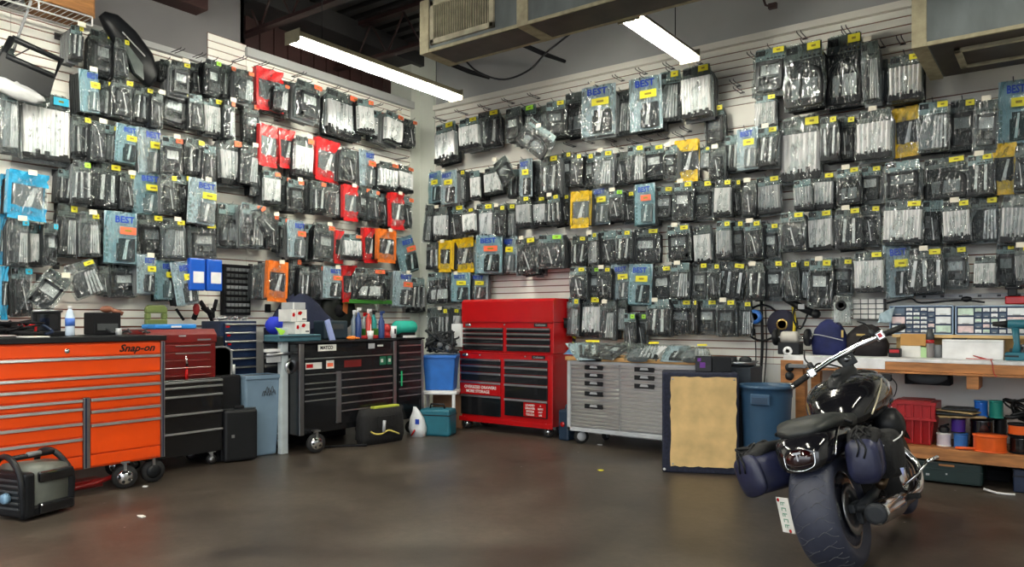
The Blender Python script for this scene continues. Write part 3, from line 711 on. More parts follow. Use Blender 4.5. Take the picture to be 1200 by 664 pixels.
# steel hooks, one bar of them per row
tagm = mat('price_flag', (.75, .70, .58), .6)
def bar(wall, z, u0, u1): pass
for row, hl in hooks.items():
    side = 'side' if row[0] == 'L' else 'back'
    t = thing('hook_row', 'set of thin steel hooks carrying the %s of packets on the %s wall' % (ROWNAME[row[1]], side), 'hooks', (0, 0, 0), 0, 'hook rows on the slat walls')
    zs = [p.z for p, *_ in hl]
    hm = MB().tube([(0, 0, 0), (0, -.93, 0), (0, -1, .02)], .0045, 5).box(-.03, .03, -.01, .0, -.035, .03).mesh('hook', hookm)
    fm = MB().box(-.035, .035, -1.01, -1.0, -.022, .022).mesh('flag', tagm)
    for i, (p, off, dep, h) in enumerate(hl):
        o = bpy.data.objects.new('hook', hm); C.objects.link(o); o.parent = t
        ln = off+dep*.5+.03
        o.location = (p.x, -.015, p.z-.012) if row[0] == 'B' else (.015, p.y, p.z-.012)
        o.rotation_euler = (0, 0, 0 if row[0] == 'B' else math.pi/2); o.scale = (1, ln, 1)
        if i % 4 == 1:
            q = bpy.data.objects.new('price_flag', fm); C.objects.link(q); q.parent = o
# empty double hooks on bare parts of the wall
EH = [('B', x, y) for x, y in ((516, 140), (541, 132), (568, 126), (596, 119), (626, 113), (697, 100), (725, 92), (752, 84), (784, 78), (817, 72), (668, 170), (690, 166), (716, 164), (724, 172), (742, 166), (758, 162), (778, 160), (795, 158), (804, 152), (862, 98), (866, 106), (882, 66), (853, 152), (940, 42), (992, 36), (1032, 52), (1056, 48), (890, 104))]+[('L', x, y) for x, y in ((207, 60), (232, 66), (280, 70), (306, 76), (350, 88), (390, 104), (440, 124), (462, 130), (470, 186), (330, 140), (375, 156))]
g = MB().tube([(-.02, 0, 0), (-.02, -.22, 0), (-.02, -.235, .015)], .005, 5).tube([(.02, 0, 0), (.02, -.22, 0), (.02, -.235, .015)], .005, 5).box(-.026, .026, -.006, 0, -.007, .007)
gm = g.mesh('empty_hook', hookm)
for i, (w, px, py) in enumerate(EH):
    o = bpy.data.objects.new('display_hook', gm); C.objects.link(o)
    if w == 'B': x, z = BY(px, py, -.12); o.location = (x, -.014, z)
    else: y, z = LX(px, py, .12); o.location = (.014, y, z); o.rotation_euler = (0, 0, math.pi/2)
    tag(o, 'empty twin-prong steel hook on the bare slats of the %s wall' % ('back' if w == 'B' else 'side'), 'hook', 'empty hooks on the %s wall' % ('back' if w == 'B' else 'side'))
# ================================================================ TOOL CHESTS AND THINGS ON THE LEFT
orange = mat('orange_paint', (.80, .068, .003), .28, coat=.4, var=.03)
navyp = mat('navy_paint', (.007, .017, .05), .35, var=.15)
DR = mat('black_drawer_paint', (.007, .0075, .009), .22, coat=.3)
woodm = mat('bench_wood', (.40, .165, .052), .6, var=.35, scale=5, stretch=(1, 6, 6))
wood2 = mat('maple_top', (.60, .33, .12), .45, var=.15, scale=5, stretch=(1, 6, 6))
def caster(parent, x, y, r, hub=chrome, name='caster', w=.04, yaw=0):
    c = bpy.data.objects.new(name, None); C.objects.link(c); c.parent = parent; c.location = (x, y, 0); c.rotation_euler = (0, 0, yaw)
    MB().lathe([(r*.55, -w/2-.004), (r*.92, -w/2), (r, -w/4), (r, w/4), (r*.92, w/2), (r*.55, w/2+.004)], (0, 0, r), 'x', 20).build('tyre', rubber, c)
    m = MB(); m.lathe([(0, -w/2-.012), (r*.18, -w/2-.012), (r*.25, -w/2-.009), (r*.62, -w/2-.007), (r*.62, w/2+.007), (r*.25, w/2+.009), (r*.18, w/2+.012), (0, w/2+.012)], (0, 0, r), 'x', 18)
    hb_ = m.build('hub', hub, c)
    if hub is chrome and r > .05:
        q = MB()
        for k in range(5):
            a = 2*math.pi*k/5
            for s in (-1, 1): q.lathe([(0, s*(w/2+.010)), (r*.13, s*(w/2+.010))], (0, r*.42*math.cos(a), r+r*.42*math.sin(a)), 'x', 10, False)
        q.build('hub_hole', rubber, hb_)
    m = MB(); m.box(-w/2-.012, -w/2-.007, -.012, .012, r*1.55, r*2+.03); m.box(w/2+.007, w/2+.012, -.012, .012, r*1.55, r*2+.03); m.box(-w/2-.02, w/2+.02, -.035, .035, r*2+.02, r*2+.035); m.build('fork', steel, c)
    return c
def chest(name, label, loc, rz, W, D, z0, z1, drawers, body, front, pull=alu, top=None, group=None, cast=None, pull_h=.022, inset=.02, gap=.006, castr=.065, hub=chrome):
    """local: x along the front, front face at y = 0 looking to -y"""
    t = thing(name, label, 'tool chest', loc, rz, group)
    MB().box(0, W, .004, D, z0, z1).build('body', body, t, .008)
    for i, d in enumerate(drawers):
        x0, x1, a, b = d[:4]; m_ = d[4] if len(d) > 4 else front
        o = MB().box(x0+gap, x1-gap, -.016, .006, a+gap*.6, b-gap*.6).build('drawer', m_, t, .003)
        if len(d) > 5 and d[5] == 'plain': continue
        q = MB(); q.prism([(-.030, b-gap-pull_h), (-.012, b-gap-pull_h-.004), (-.012, b-gap), (-.026, b-gap+.001)], x0+gap, x1-gap, 'yz')
        q.build('pull', pull, o, .0015)
    if top:
        MB().box(-.012, W+.012, -.03, D+.01, z1, z1+top[1]).build('top_mat', top[0], t, .005)
    if cast:
        for (x, y) in cast: caster(t, x, y, castr, hub, yaw=R_(70 if rz > 1 else -55))
    return t
# ---- orange chest
xf = 1.30
yR, _ = LX(192, 480, xf); W = 1.86; y0 = yR-W
Ls = lambda px: LX(px, 450, xf)[0]-y0
xm0, xm1 = Ls(96.5), Ls(104.5); xr = Ls(187.5)
zA = [1.137, .982, .896, .774]
dr = [(.0, xr, 1.137, 1.235, orange, 'plain'), (.0, xr, .985, 1.137), (.0, xr, .897, .982), (.0, xr, .800, .894)]
dr += [(xm1, xr, .775-.01+.02, .80-.0, orange, 'plain')]
dr = [d for d in dr if d[3]-d[2] > .03]
dr += [(xm1, xr, .700, .795), (xm1, xr, .590, .697), (xm1, xr, .335, .587), (xm1, xr, .235, .332, orange, 'plain')]
dr += [(.0, xm0, .730, .795), (.0, xm0, .612, .727), (.0, xm0, .487, .609), (.0, xm0, .335, .484), (.0, xm0, .235, .332, orange, 'plain')]
t = chest('tool_chest', 'long orange rolling tool chest with black worktop along the side wall', (xf, y0, 0), math.pi/2, W, .74, .22, 1.25, dr, orange, orange, top=(blk, .045), cast=[(W-.12, .45), (.35, .45), (W-.12, .62), (.35, .62), (1.12, .45)], castr=.085)
m = MB(); m.box(xr, W, -.022, .0, .225, 1.245); m.box(xm0, xm1, -.022, .0, .225, .80); so = m.build('corner_trim', alu, t, .004)
MB().box(xr+.012, xr+.02, -.025, -.0221, .23, 1.24).box(xm0+.014, xm0+.024, -.025, -.0221, .23, .795).build('trim_groove', navyp, so)
caster(t, Ls(148), -.02+.05, .10, chrome, yaw=R_(72), w=.05)
caster(t, W-.06, .08, .10, blk, yaw=R_(80), w=.06)
text('Snap-on', t, blk, (Ls(159), -.022, 1.190), .085, .025, .35, sx=1.1)
MB().lathe([(0, -.012), (.018, -.012), (.02, 0)], (Ls(77), -.018, 1.185), 'y', 14).build('lock', chrome, t)
# red bar under the orange chest (low floor jack handle)
yy, _ = LX(105, 560, 1.15)
t = thing('floor_jack', 'red floor jack lying on the floor under the orange tool chest', 'jack', (1.2, yy, 0), math.pi/2)
m = MB(); m.tube([(-.35, 0, .05), (.0, 0, .07), (.35, .05, .12)], .022, 8); m.box(-.45, .1, .03, .16, .03, .10); m.build('frame', mat('dark_red_paint', (.25, .01, .01), .35), t, .005)
m = MB()
for x in (-.4, .3): m.lathe([(.03, -.02), (.032, 0), (.03, .02)], (x, .1, .032), 'y', 12)
m.build('wheel', steel, t)
# ---- portable case heater at left front
fx, fy = FZ(40, 607, 0)
t = thing('portable_generator', 'grey and black portable generator on the floor in front of the orange chest', 'generator', (0, 0, 0), 0)
A = Vector((*FZ(31, 609), 0)); Bp = Vector((*FZ(84, 595), 0)); u = (Bp-A); Lg = u.length; u.normalize()
rz = math.atan2(u.y, u.x); t.location = A+Vector((.06, -.02, 0)); t.rotation_euler = (0, 0, rz)
Dg = .38; Hg = .42
m = MB(); m.box(.0, Lg, .0, Dg, .02, .10); m.box(-.02, .06, -.01, Dg, .02, Hg*.82); m.box(Lg-.03, Lg+.02, -.01, Dg, .02, Hg*.75)
m.build('black_shell', blk, t, .02)
sec = [(0.05, Dg*.46, .19, Dg*.46, .17, 4), (Lg-.02, Dg*.46, .19, Dg*.46, .17, 4)]
MB().loft([(.04, Dg*.48, .21, Dg*.46, .185, 4), (Lg-.01, Dg*.48, .20, Dg*.46, .175, 4)], 'x', 24, True).build('grey_body', mat('warm_grey_plastic', (.12, .13, .115), .45), t)
m = MB(); m.box(.09, Lg+.005, -.015, .07, .255, .335); m.box(.09, Lg+.005, -.018, .05, .03, .11); m.build('front_lip', blkg, t, .015)
m = MB(); hp = [(-.01, .02, .02), (-.03, .02, .30), (-.02, .14, .44), (-.01, .28, .42), (-.0, .37, .22)]
m.tube(smooth(hp, 4), .022, 8); hp = [(Lg+.0, .02, .10), (Lg+.02, .04, .28), (Lg-.04, .14, .44), (Lg-.06, .28, .42), (Lg, .37, .22)]; m.tube(smooth(hp, 4), .022, 8)
m.tube([(-.02, .14, .44), (Lg-.04, .14, .44)], .02, 8); m.build('handle', blk, t)
MB().cyl((.10, .13, .452), (Lg-.16, .13, .452), .018, n=10).build('handle_grip', gry, t)
m = MB(); m.lathe([(0, -.03), (.035, -.03), (.04, 0)], (-.03, .16, .16), 'x', 14); m.build('knob', mat('pale_blue_knob', (.2, .35, .5), .4), t)
m = MB()
for k in range(6): m.box(-.028, -.02, .05, .34, .08+.04*k, .095+.04*k)
m.build('side_vent', char, t)
# ---- bottle, clutter on the orange chest
ZT = 1.296
def onleft(px, py, x): return LX(px, py, x)
y, z = onleft(82, 390, 1.0)
t = thing('water_bottle', 'clear plastic water bottle with a blue label standing on the orange chest', 'bottle', (1.0, y, ZT))
m = MB().lathe([(.03, 0), (.036, .01), (.034, .05), (.036, .10), (.035, .17), (.02, .215), (.013, .225), (.013, .235)], n=16); m.build('bottle_body', mat('clear_blue_plastic', (.55, .65, .78), .12, spec=.8), t)
MB().lathe([(.0365, .085), (.0365, .15)], n=16).build('wrap_label', mat('bottle_label_blue', (.06, .16, .55), .4), t)
MB().lathe([(.015, .23), (.015, .25), (0, .252)], n=12).build('cap', wht, t)
def clutter(name, label, cat, px0, px1, py0, py1, x, m_, kind='box', depth=.2, z=ZT, group=None):
    ya, _ = LX(px0, (py0+py1)/2, x); yb, _ = LX(px1, (py0+py1)/2, x); _, zt = LX((px0+px1)/2, py0, x)
    W = yb-ya; H = max(.015, zt-z)
    t = thing(name, label, cat, (x, (ya+yb)/2, z), math.pi/2, group); return t, W, H
t, W_, H_ = clutter('monitor_case', 'black open tester case standing on the orange chest between charger and bottle', 'case', 44, 78, 364, 392, .85, blk)
m = MB(); m.box(-W_/2, W_/2, -.02, .10, .0, .04); m.box(-W_/2, W_/2, .10, .14, .0, H_); m.build('shell', blk, t, .008)
MB().box(-W_/2+.03, W_/2-.03, .092, .10, .05, H_-.03).build('screen', blkg, t); MB().cyl((-W_/2, .08, H_), (W_/2, .08, H_), .012, n=8).build('hinge', steel, t)
t, W_, H_ = clutter('charger_box', 'black box with a brown lump on it, standing on the orange chest', 'box', 110, 142, 366, 391, .75, blk)
MB().box(-W_/2, W_/2, 0, .2, 0, H_).build('case_body', blkm, t, .01); m = MB(); m.box(-W_/2+.03, W_/2-.03, -.004, 0, H_*.2, H_*.5); m.build('front_panel', char, t)
m = MB(); m.ball((.03, .08, H_+.03), .04, 10, (1.6, .8, .8)).cyl((.06, .08, H_+.03), (.16, .05, H_-.01), .02, n=10); m.build('lump', mat('brown_leather', (.25, .09, .05), .5), t)
t, W_, H_ = clutter('battery_charger', 'small red and black charger lying on the orange chest beside the cable heap', 'charger', 28, 44, 376, 392, .95, blk)
MB().box(-W_/2, W_/2, 0, .12, 0, H_*.8).build('case_body', redp, t, .01); MB().box(-W_/2-.02, W_/2-.03, -.02, .1, 0, H_*.5).build('base', blk, t, .01)
o = MB().box(1.05, 1.28, LX(25, 394, 1.15)[0], LX(50, 394, 1.15)[0], ZT, ZT+.008).build('paper_sheet', whs); tag(o, 'sheet of white paper lying on the orange chest', 'paper')
t, W_, H_ = clutter('cable_heap', 'tangled black cables and clips heaped on the orange chest', 'cables', 0, 30, 375, 392, .95, blk)
m = MB(); rn = random.Random(3)
for k in range(9): m.tube(smooth([(rn.uniform(-.25, .2), rn.uniform(-.1, .15), rn.uniform(.015, .13)) for _ in range(5)], 4), rn.uniform(.006, .016), 6)
m.build('cable', blkm, t); MB().tube(smooth([(.1, .0, .02), (.2, .05, .10), (.3, .02, .04), (.22, -.05, .02)], 5), .012, 6).build('blue_cable', navyp, t)
t, W_, H_ = clutter('tool_heap', 'low heap of dark hand tools and a tin lying on the orange chest', 'tools', 142, 168, 384, 394, 1.0, blk)
m = MB()
for k in range(8): a = rn.uniform(0, 3); x, y = rn.uniform(-.2, .2), rn.uniform(-.15, .15); m.cyl((x, y, .02), (x+.12*math.cos(a), y+.12*math.sin(a), .03+rn.uniform(0, .02)), rn.uniform(.007, .016), n=6)
m.build('hand_tool', drk, t); MB().cyl((-.12, .0, 0), (-.12, 0, .06), .025, n=12).build('small_tin', lgr, t)
# ---- black drawer chest beside the orange one
xb = .95; yb1, _ = LX(260, 490, xb); ya1, _ = LX(186, 490, xb)
W1 = yb1+4.615; o_ = yb1-W1
z4 = [LX(255, v, xb)[1] for v in (444, 449, 459, 479, 500, 530)]
dr = [(.0, W1, z4[1], z4[0]+.01), (.0, W1, z4[2], z4[1]), (.0, W1, z4[3], z4[2]), (.0, W1, z4[4], z4[3]), (.0, W1, z4[5]+.02, z4[4])]
bz = z4[0]+.02
t = chest('tool_chest', 'black drawer cabinet with thin silver pulls beside the orange chest', (xb, o_, 0), math.pi/2, W1, .5, .13, bz, dr, DR, DR, cast=[(W1-.08, .06), (.1, .06), (W1-.08, .42), (.1, .42)], castr=.05, hub=steel, pull_h=.018)
# red box on top
xr_ = .93; yrb, zt = LX(253, 388, xr_); yra, _ = LX(168, 388, xr_); Wr = yrb-yra
_, zt = LX(215, 388, xr_)
t = thing('tool_box', 'dark red hinged-lid tool box standing on the black drawer cabinet', 'tool box', (xr_, yra, bz), math.pi/2)
H = zt-bz; dred = mat('dark_red_box_paint', (.15, .005, .005), .3, coat=.3)
MB().box(0, Wr, .004, .42, 0, H-.01).build('body', dred, t, .008)
m = MB(); m.prism([(-.01, H-.11), (-.01, H-.03), (.04, H+.02), (.43, H+.02), (.43, H-.11)], -.006, Wr+.006, 'yz'); m.build('lid', dred, t, .006)
for k in range(5):
    b = H-.13-k*.072; a = b-.066 if k < 4 else .03
    d = MB().box(.05, Wr-.06, -.012, .004, a, b).build('drawer', dred, t, .003)
    MB().box(.05+(.25 if k < 2 else .02), Wr-.07, -.022, -.012, b-.014, b-.004).build('pull', steel if k < 2 else dred, d)
MB().box(Wr*.46, Wr*.46+.07, -.0145, -.0105, H-.05, H-.038).build('badge', lgr, t); MB().box(Wr*.72, Wr*.72+.14, -.0145, -.0105, H-.09, H-.075).build('badge', gry, t)
# blue case lid, green cutting board behind
yv, zv = LX(205, 380, .80)
t = thing('flat_case', 'flat bright blue plastic case lying on the dark red tool box', 'case', (.72, yv, zt+.022), math.pi/2)
bl = mat('bright_blue_plastic', (.02, .22, .62), .35); Wb = LX(228, 380, .8)[0]-LX(178, 380, .8)[0]
MB().box(-Wb/2, Wb/2, -.10, .14, 0, .045).build('shell', bl, t, .012); MB().box(-.05, .05, -.112, -.10, .012, .03).build('latch', wht, t, .003)
yv, zv = LX(183, 372, .35); _, zb = LX(183, 393, .35)
t = thing('seat_board', 'olive green board with a hand slot standing behind the dark red tool box', 'board', (.37, yv, zt-.064), math.pi/2)
Wg = LX(195, 372, .35)[0]-LX(170, 372, .35)[0]; Hg_ = LX(182, 357, .35)[1]-zt+.06
ol = mat('olive_plastic', (.12, .16, .045), .5)
m = MB(); m.box(-Wg/2, Wg/2, 0, .05, 0, Hg_-.14); m.box(-Wg/2, -Wg/2+.05, 0, .05, Hg_-.14, Hg_-.08); m.box(Wg/2-.05, Wg/2, 0, .05, Hg_-.14, Hg_-.08); m.prism([(-Wg/2, Hg_-.08), (Wg/2, Hg_-.08), (Wg/2, Hg_-.03), (Wg/2-.03, Hg_), (-Wg/2+.03, Hg_), (-Wg/2, Hg_-.03)], 0, .05)
m.build('board_body', ol, t, .01)
o = MB().box(.30, .60, LX(140, 400, .45)[0]-.02, LX(253, 400, .45)[0], bz, zt-.065).build('carton', blkm, None, .01); tag(o, 'low black carton behind the dark red tool box', 'carton')
# screwdriver with red handle in front of the red box, stacked white tray
yv, _ = LX(222, 420, 1.0)
t = thing('screwdriver', 'black and red screwdriver leaning on the front of the dark red tool box', 'screwdriver', (.95, yv, bz))
MB().cyl((.0, .0, .0), (-.02, .01, .12), .017, .014, n=10).build('red_grip', redp, t); MB().cyl((-.02, .01, .12), (-.035, .015, .27), .02, .018, n=10).build('black_grip', blk, t); MB().cyl((-.0, .0, .15), (-.012, .0, .22), .012, n=8).build('blade', chrome, t)
yv, _ = LX(250, 400, .75)
for k in range(4):
    o = MB().box(-.006, .006, -.09, .09, 0, .30-.015*k).build('spanner_rack', gry, None, .003); o.location = (.78, LX(256.5+k*2.2, 400, .78)[0], bz); tag(o, 'upright grey tool tray standing beside the dark red tool box', 'tray', 'upright trays beside the dark red tool box')
for px, hh in ((266, .27), (272, .10)):
    o = MB().lathe([(.03, 0), (.03, hh), (.024, hh), (.024, .01)], n=14).build('paper_roll', wht); o.location = (.72, LX(px, 430, .72)[0], bz-.0); tag(o, ('tall' if hh > .2 else 'short')+' white roll standing beside the dark red tool box', 'roll')
o = MB().box(.40, .86, yb1+.001, LX(275, 450, .8)[0]+.03, 0, bz-.001).build('dark_cabinet', blkm, None, .01); tag(o, 'plain black cabinet between the drawer cabinet and the grey bin', 'cabinet')
# navy drawer cabinet behind
xn = .42; yn0, zt_ = LX(258, 378, xn); yn1, _ = LX(301, 378, xn); _, zb_ = LX(280, 441, xn); Wn = yn1-yn0; zt_ = LX(280, 376, xn)[1]
hs = [zt_-.02-(zt_-zb_-.04)*k/6 for k in range(7)]
dr = [(.04, Wn-.02, hs[k+1], hs[k]) for k in range(6)]
t = chest('tool_chest', 'navy blue six-drawer tool chest against the side wall behind the blue-grey bin', (xn, yn0, 0), math.pi/2, Wn, .36, zb_, zt_, dr, navyp, navyp, pull_h=.014)
MB().box(.0, Wn, .02, .36, .0, zb_).build('cabinet_base', blkm, t)
m = MB(); rn = random.Random(9)
for k in range(3): MB().box(.06+.01*k, .10+.01*k, -.020, -.016, hs[k]-.05, hs[k]-.03).build('red_mark', redp, t)
t = thing('tool_heap', 'small tools heaped on top of the navy drawer chest', 'tools', (xn-.16, (yn0+yn1)/2, zt_+.002)); m = MB()
for k in range(16): a = rn.uniform(0, 3.1); x, y = rn.uniform(-.1, .1), rn.uniform(-.22, .2); m.cyl((x, y, .015), (x+.03, y+.08*math.sin(a), .02+rn.uniform(0, .04)), rn.uniform(.006, .014), n=6)
m.build('hand_tool', steel, t)
# wall organiser
yo0, zo1 = LX(262, 309, .09); yo1, zo0 = LX(294, 369, .09)
t = thing('hanging_organizer', 'black hanging organizer with rows of small clear pockets under the packets', 'organizer', (.09, yo0, zo0), math.pi/2); Wo = yo1-yo0; Ho = zo1-zo0
MB().box(0, Wo, 0, .07, 0, Ho).build('backing', blkm, t, .008)
for r in range(8):
    p = MB()
    for c in range(6): p.box(.03+c*(Wo-.05)/6, .03+(c+.82)*(Wo-.05)/6, -.02, 0, .03+r*(Ho-.04)/8, .03+(r+.55)*(Ho-.04)/8)
    p.build('pocket_row', gry if r % 3 == 1 else char, t, .003)  # every third row paler: a glint put into the pocket colour
# black suitcase on the floor
x, y = FZ(283, 541)
t = thing('hard_case', 'black hard case standing upright on the floor in front of the grey bin', 'case', (x, y, 0), math.pi/2-.25)
Hc = .53; Wc = .34
MB().box(-Wc/2, Wc/2, 0, .16, .01, Hc).build('shell', blk, t, .03); MB().box(-Wc/2-.003, Wc/2+.003, .075, .085, .02, Hc+.003).build('seam', char, t)
m = MB(); m.box(-.05, .05, .06, .10, Hc, Hc+.03); m.build('handle', blkm, t, .008); MB().box(-.10, -.07, -.008, .0, .25, .28).build('latch', steel, t)
# grey-blue bin
x, y = FZ(310, 534)
binm = mat('blue_grey_plastic', (.16, .24, .33), .45, var=.06)
t = thing('trash_bin', 'tall blue-grey square plastic bin with writing on it, on the floor', 'bin', (x-.12, y, 0), math.pi/2-.12)
hb = .84; wb_ = .50
m = MB(); m.frust(-.21, .21, -.13, .15, 0, hb, .04); m.build('bin_body', binm, t, .02)
m = MB(); m.box(-.205, .205, -.145, -.13, hb-.03, hb+.01); m.box(-.205, .205, .15, .165, hb-.03, hb+.01); m.box(-.205, -.19, -.13, .15, hb-.03, hb+.01); m.box(.19, .205, -.13, .15, hb-.03, hb+.01); m.build('rim', binm, t, .004)
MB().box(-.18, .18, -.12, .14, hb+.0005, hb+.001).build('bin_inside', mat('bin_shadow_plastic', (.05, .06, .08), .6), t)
m = MB(); rn = random.Random(4)
for k in range(7): m.tube(smooth([(-.02+k*.02, -.131, .62+rn.uniform(0, .05)), (0+k*.02, -.131, .70+rn.uniform(-.02, .04)), (.015+k*.02, -.131, .62+rn.uniform(0, .05))], 3), .003, 4)
m.build('scrawl', char, t)
# white upright stand with arm and pulley
xs_, ys_ = FZ(331, 534)
t = thing('upright_stand', 'pale grey upright post with a cross arm and pulley, beside the blue-grey bin', 'stand', (1.00, LX(334, 450, 1.02)[0], 0), math.pi/2)
zt2 = 1.45-(384-372)/FPX*8.0
pm = mat('pale_steel', (.50, .56, .58), .4)
m = MB(); m.box(-.042, .042, -.02, .05, 0, zt2); m.build('post', pm, t, .006)
m = MB(); m.box(-.24, -.05, -.01, .02, 1.09, 1.12); m.build('shelf_arm', wht, t, .003); m = MB(); m.box(-.22, -.05, -.02, .0, .98, 1.08); m.build('sign_plate', lgr, t)
MB().cyl((-.24, -.03, 1.06), (.14, -.03, 1.07), .016, n=10).build('cross_bar', steel, t)
m = MB().lathe([(.055, -.02), (.085, -.02), (.085, .015), (.055, .015), (.055, -.02)], (.07, -.04, .93), 'y', 20); m.build('pulley', chrome, t); MB().lathe([(0, -.01), (.05, -.01), (.05, .01)], (.07, -.04, .93), 'y', 16).build('pulley_core', blk, t)
m = MB(); m.prism([(-.13, zt2+.01), (.0, zt2-.03), (-.05, zt2-.09)], -.03, -.022); m.build('lime_flag', mat('lime_paper', (.45, .85, .08), .6), t)
# ---- big black chest
xc = 1.18; yA, _ = LX(350, 460, xc); yB, _ = LX(464, 460, xc); yC, _ = LX(495, 460, xc)
zt3 = 1.45-(402-372)/FPX*8.2; W3 = yB-yA
def zc(px, py): return LX(px, py, xc)[1]
def lc(px): return LX(px, 460, xc)[0]-yA
s_ = 5.106
P_ = lambda cx: 340+cx/s_
Q_ = lambda cy: 400+cy/s_
za = [zc(P_(180), Q_(v)) for v in (92, 186, 238, 272, 303, 340)]
xa0 = lc(P_(80)); xa1 = lc(P_(272)); xa2 = lc(P_(300)); xa3 = W3-.07
zb4 = [zc(P_(450), Q_(v)) for v in (150, 205, 238, 270, 300, 350)]
dr = [(xa0, xa3, za[1], za[0]), (xa0, xa3, za[0], zt3-.09, DR, 'plain')]
zz = [za[1]]+[za[2], za[3], za[4], za[5]]
dr += [(xa0, xa1, zz[k+1], zz[k]) for k in range(4)]+[(xa0, xa1, .30, zz[4])]
hh = (za[1]-.42)/5
dr += [(xa2, xa3, za[1]-hh*(k+1), za[1]-hh*k) for k in range(5)]+[(xa2, xa3, .26, za[1]-hh*5)]
t = chest('tool_chest', 'long black roller tool chest with silver trim and stickers by the corner', (xc, yA, 0), math.pi/2, W3, .6, .20, zt3, dr, DR, DR, top=(blkm, .02), cast=[(.12, .5), (W3-.1, .5), (W3-.1, .1)], castr=.08, pull_h=.012)
m = MB(); m.box(.0, .055, -.022, 0, .2, zt3); m.box(xa1, xa2, -.022, 0, .28, za[1]-.0); m.box(W3-.055, W3-.01, -.022, 0, .2, zt3); m.build('corner_trim', alu, t, .004)
caster(t, lc(364)+.03, -.05, .105, chrome, yaw=R_(75), w=.05)
def stick(x0, x1, z0, z1, m_, name='sticker'): return MB().box(x0, x1, -.0185, -.0165, z0, z1).build(name, m_, t)
xx = lambda cx: lc(P_(cx))
stick(xx(160), xx(270), zt3-.085, zt3-.015, whs); text('MATCO', t, DR, (xx(212), -.0195, zt3-.05), .05, .03)
stick(xx(86), xx(183), za[1]+.045, za[1]+.115, whs); MB().box(xx(90), xx(130), -.020, -.0186, za[1]+.06, za[1]+.10).build('red_print', redp, t)
stick(xx(210), xx(256), za[1]+.04, za[1]+.13, whs); MB().box(xx(215), xx(250), -.020, -.0186, za[1]+.06, za[1]+.10).build('orange_print', ora, t)
stick(xx(318), xx(420), za[1]+.04, za[1]+.12, mat('faded_red_print', (.16, .008, .008), .5)); stick(xx(462), xx(500), zt3-.08, zt3-.02, lgr); stick(xx(516), xx(550), zt3-.06, zt3-.04, whs)
for k, a in enumerate((530, 575)):
    stick(xx(a), xx(a+(38 if k == 0 else 25)), za[0]-.13, za[0]-.03, mat('green_magnet', (.01, .16, .08), .5)); MB().box(xx(a+6), xx(a+20), -.020, -.0186, za[0]-.10, za[0]-.06).build('pale_print', whs, t)
# locker chest beside
W4 = yC-yB; hz = [zt3-.05-(zt3-.05-.42)*k/8 for k in range(9)]
dr = [(.03, W4-.035, hz[k+1], hz[k]) for k in range(8)]
t = chest('tool_chest', 'narrow black side chest with silver pulls between the black roller chest and blue tote', (xc, yB+.002, 0), math.pi/2, W4, .6, .2, zt3+.01, dr, DR, DR, top=(blkm, .02), cast=[(W4-.1, .1), (.1, .5)], castr=.08, pull_h=.012)
MB().box(W4-.035, W4, -.022, 0, .2, zt3).build('corner_trim', alu, t, .004)
MB().box(.05, .075, -.035, -.031, .62, .80).build('green_ribbon', mat('green_ribbon', (.02, .5, .2), .5), t)
# ---- things on the black chest
ZC = zt3+.022
def at_left(px, x): return LX(px, 390, x)[0]
t = thing('flat_case', 'teal-grey flat case lying on the black roller chest under the white boxes', 'case', (.95, at_left(346, .95), ZC), math.pi/2)
MB().box(-.30, .26, -.12, .14, 0, .075).build('shell', mat('teal_grey_plastic', (.05, .13, .17), .45), t, .012); MB().box(-.3, .26, -.125, -.118, .05, .058).build('seam', blk, t)
zb5 = ZC+.078
for (a, b, h0, h1, lab) in ((346, 363, 0, .135, 'lower'), (341, 359.5, .136, .27, 'upper')):
    ya_, yb_ = at_left(a, .93), at_left(b, .93)
    t = thing('carton', 'white cardboard carton with red print, %s of two stacked on the teal-grey case' % lab, 'carton', (.93, ya_, zb5+h0), math.pi/2, 'white cartons with red print')
    Wq = yb_-ya_; MB().box(0, Wq, 0, .22, 0, .133).build('carton_body', whs, t, .003)
    m = MB(); m.prism([(Wq*.08, .06), (Wq*.2, .05), (Wq*.26, .075), (Wq*.2, .10), (Wq*.1, .09)], -.003, -.001); m.prism([(Wq*.42, .08), (Wq*.6, .07), (Wq*.72, .10), (Wq*.6, .115), (Wq*.45, .105)], -.003, -.001); m.build('red_print', redp, t)
    MB().box(Wq*.7, Wq*.95, -.003, -.001, .02, .035).build('dark_print', char, t); MB().box(Wq*.34, Wq*.35, -.002, -.0005, 0, .133).build('carton_tape', lgr, t)
t = thing('carton', 'plain grey flat carton on top of the two white cartons', 'carton', (.92, at_left(343, .92), zb5+.272), math.pi/2); MB().box(0, at_left(358, .92)-at_left(343, .92), 0, .2, 0, .075).build('carton_body', lgr, t, .003); MB().box(.0, .02, -.002, 0, 0, .075).build('carton_tape', wht, t)
# dark navy jacket / seat cover heap behind
t = thing('jacket_heap', 'dark navy jacket draped in a tall heap against the side wall behind the white cartons', 'jacket', (.32, at_left(345, .3), 0))
nav = mat('navy_cloth', (.006, .010, .035), .85, bump=.4, bscale=12)
def hp_(u, v):
    a = u*2*math.pi; r = .05+.48*(1-v)**.6; zz_ = 1.30+.42*v
    return Vector((.22*math.cos(a)*(.3+.7*(1-v*.6)), (r+.05*math.sin(a*3+v*4))*math.sin(a)*.95+.20*(1-v), zz_-.02*math.sin(a*5)))
m = MB(); m.grid(hp_, 26, 10); m.box(-.2, .2, -.3, .62, 1.0, 1.33); m.build('cloth', nav, t)
MB().ball((.18, -.42, 1.36), .13, 12, (.6, 1, .8), .1).build('blue_sleeve', mat('royal_blue_cloth', (.01, .03, .5), .7), t)
MB().box(-.2, .2, -.3, .6, 0, 1.0).build('dark_stand', blkm, t)
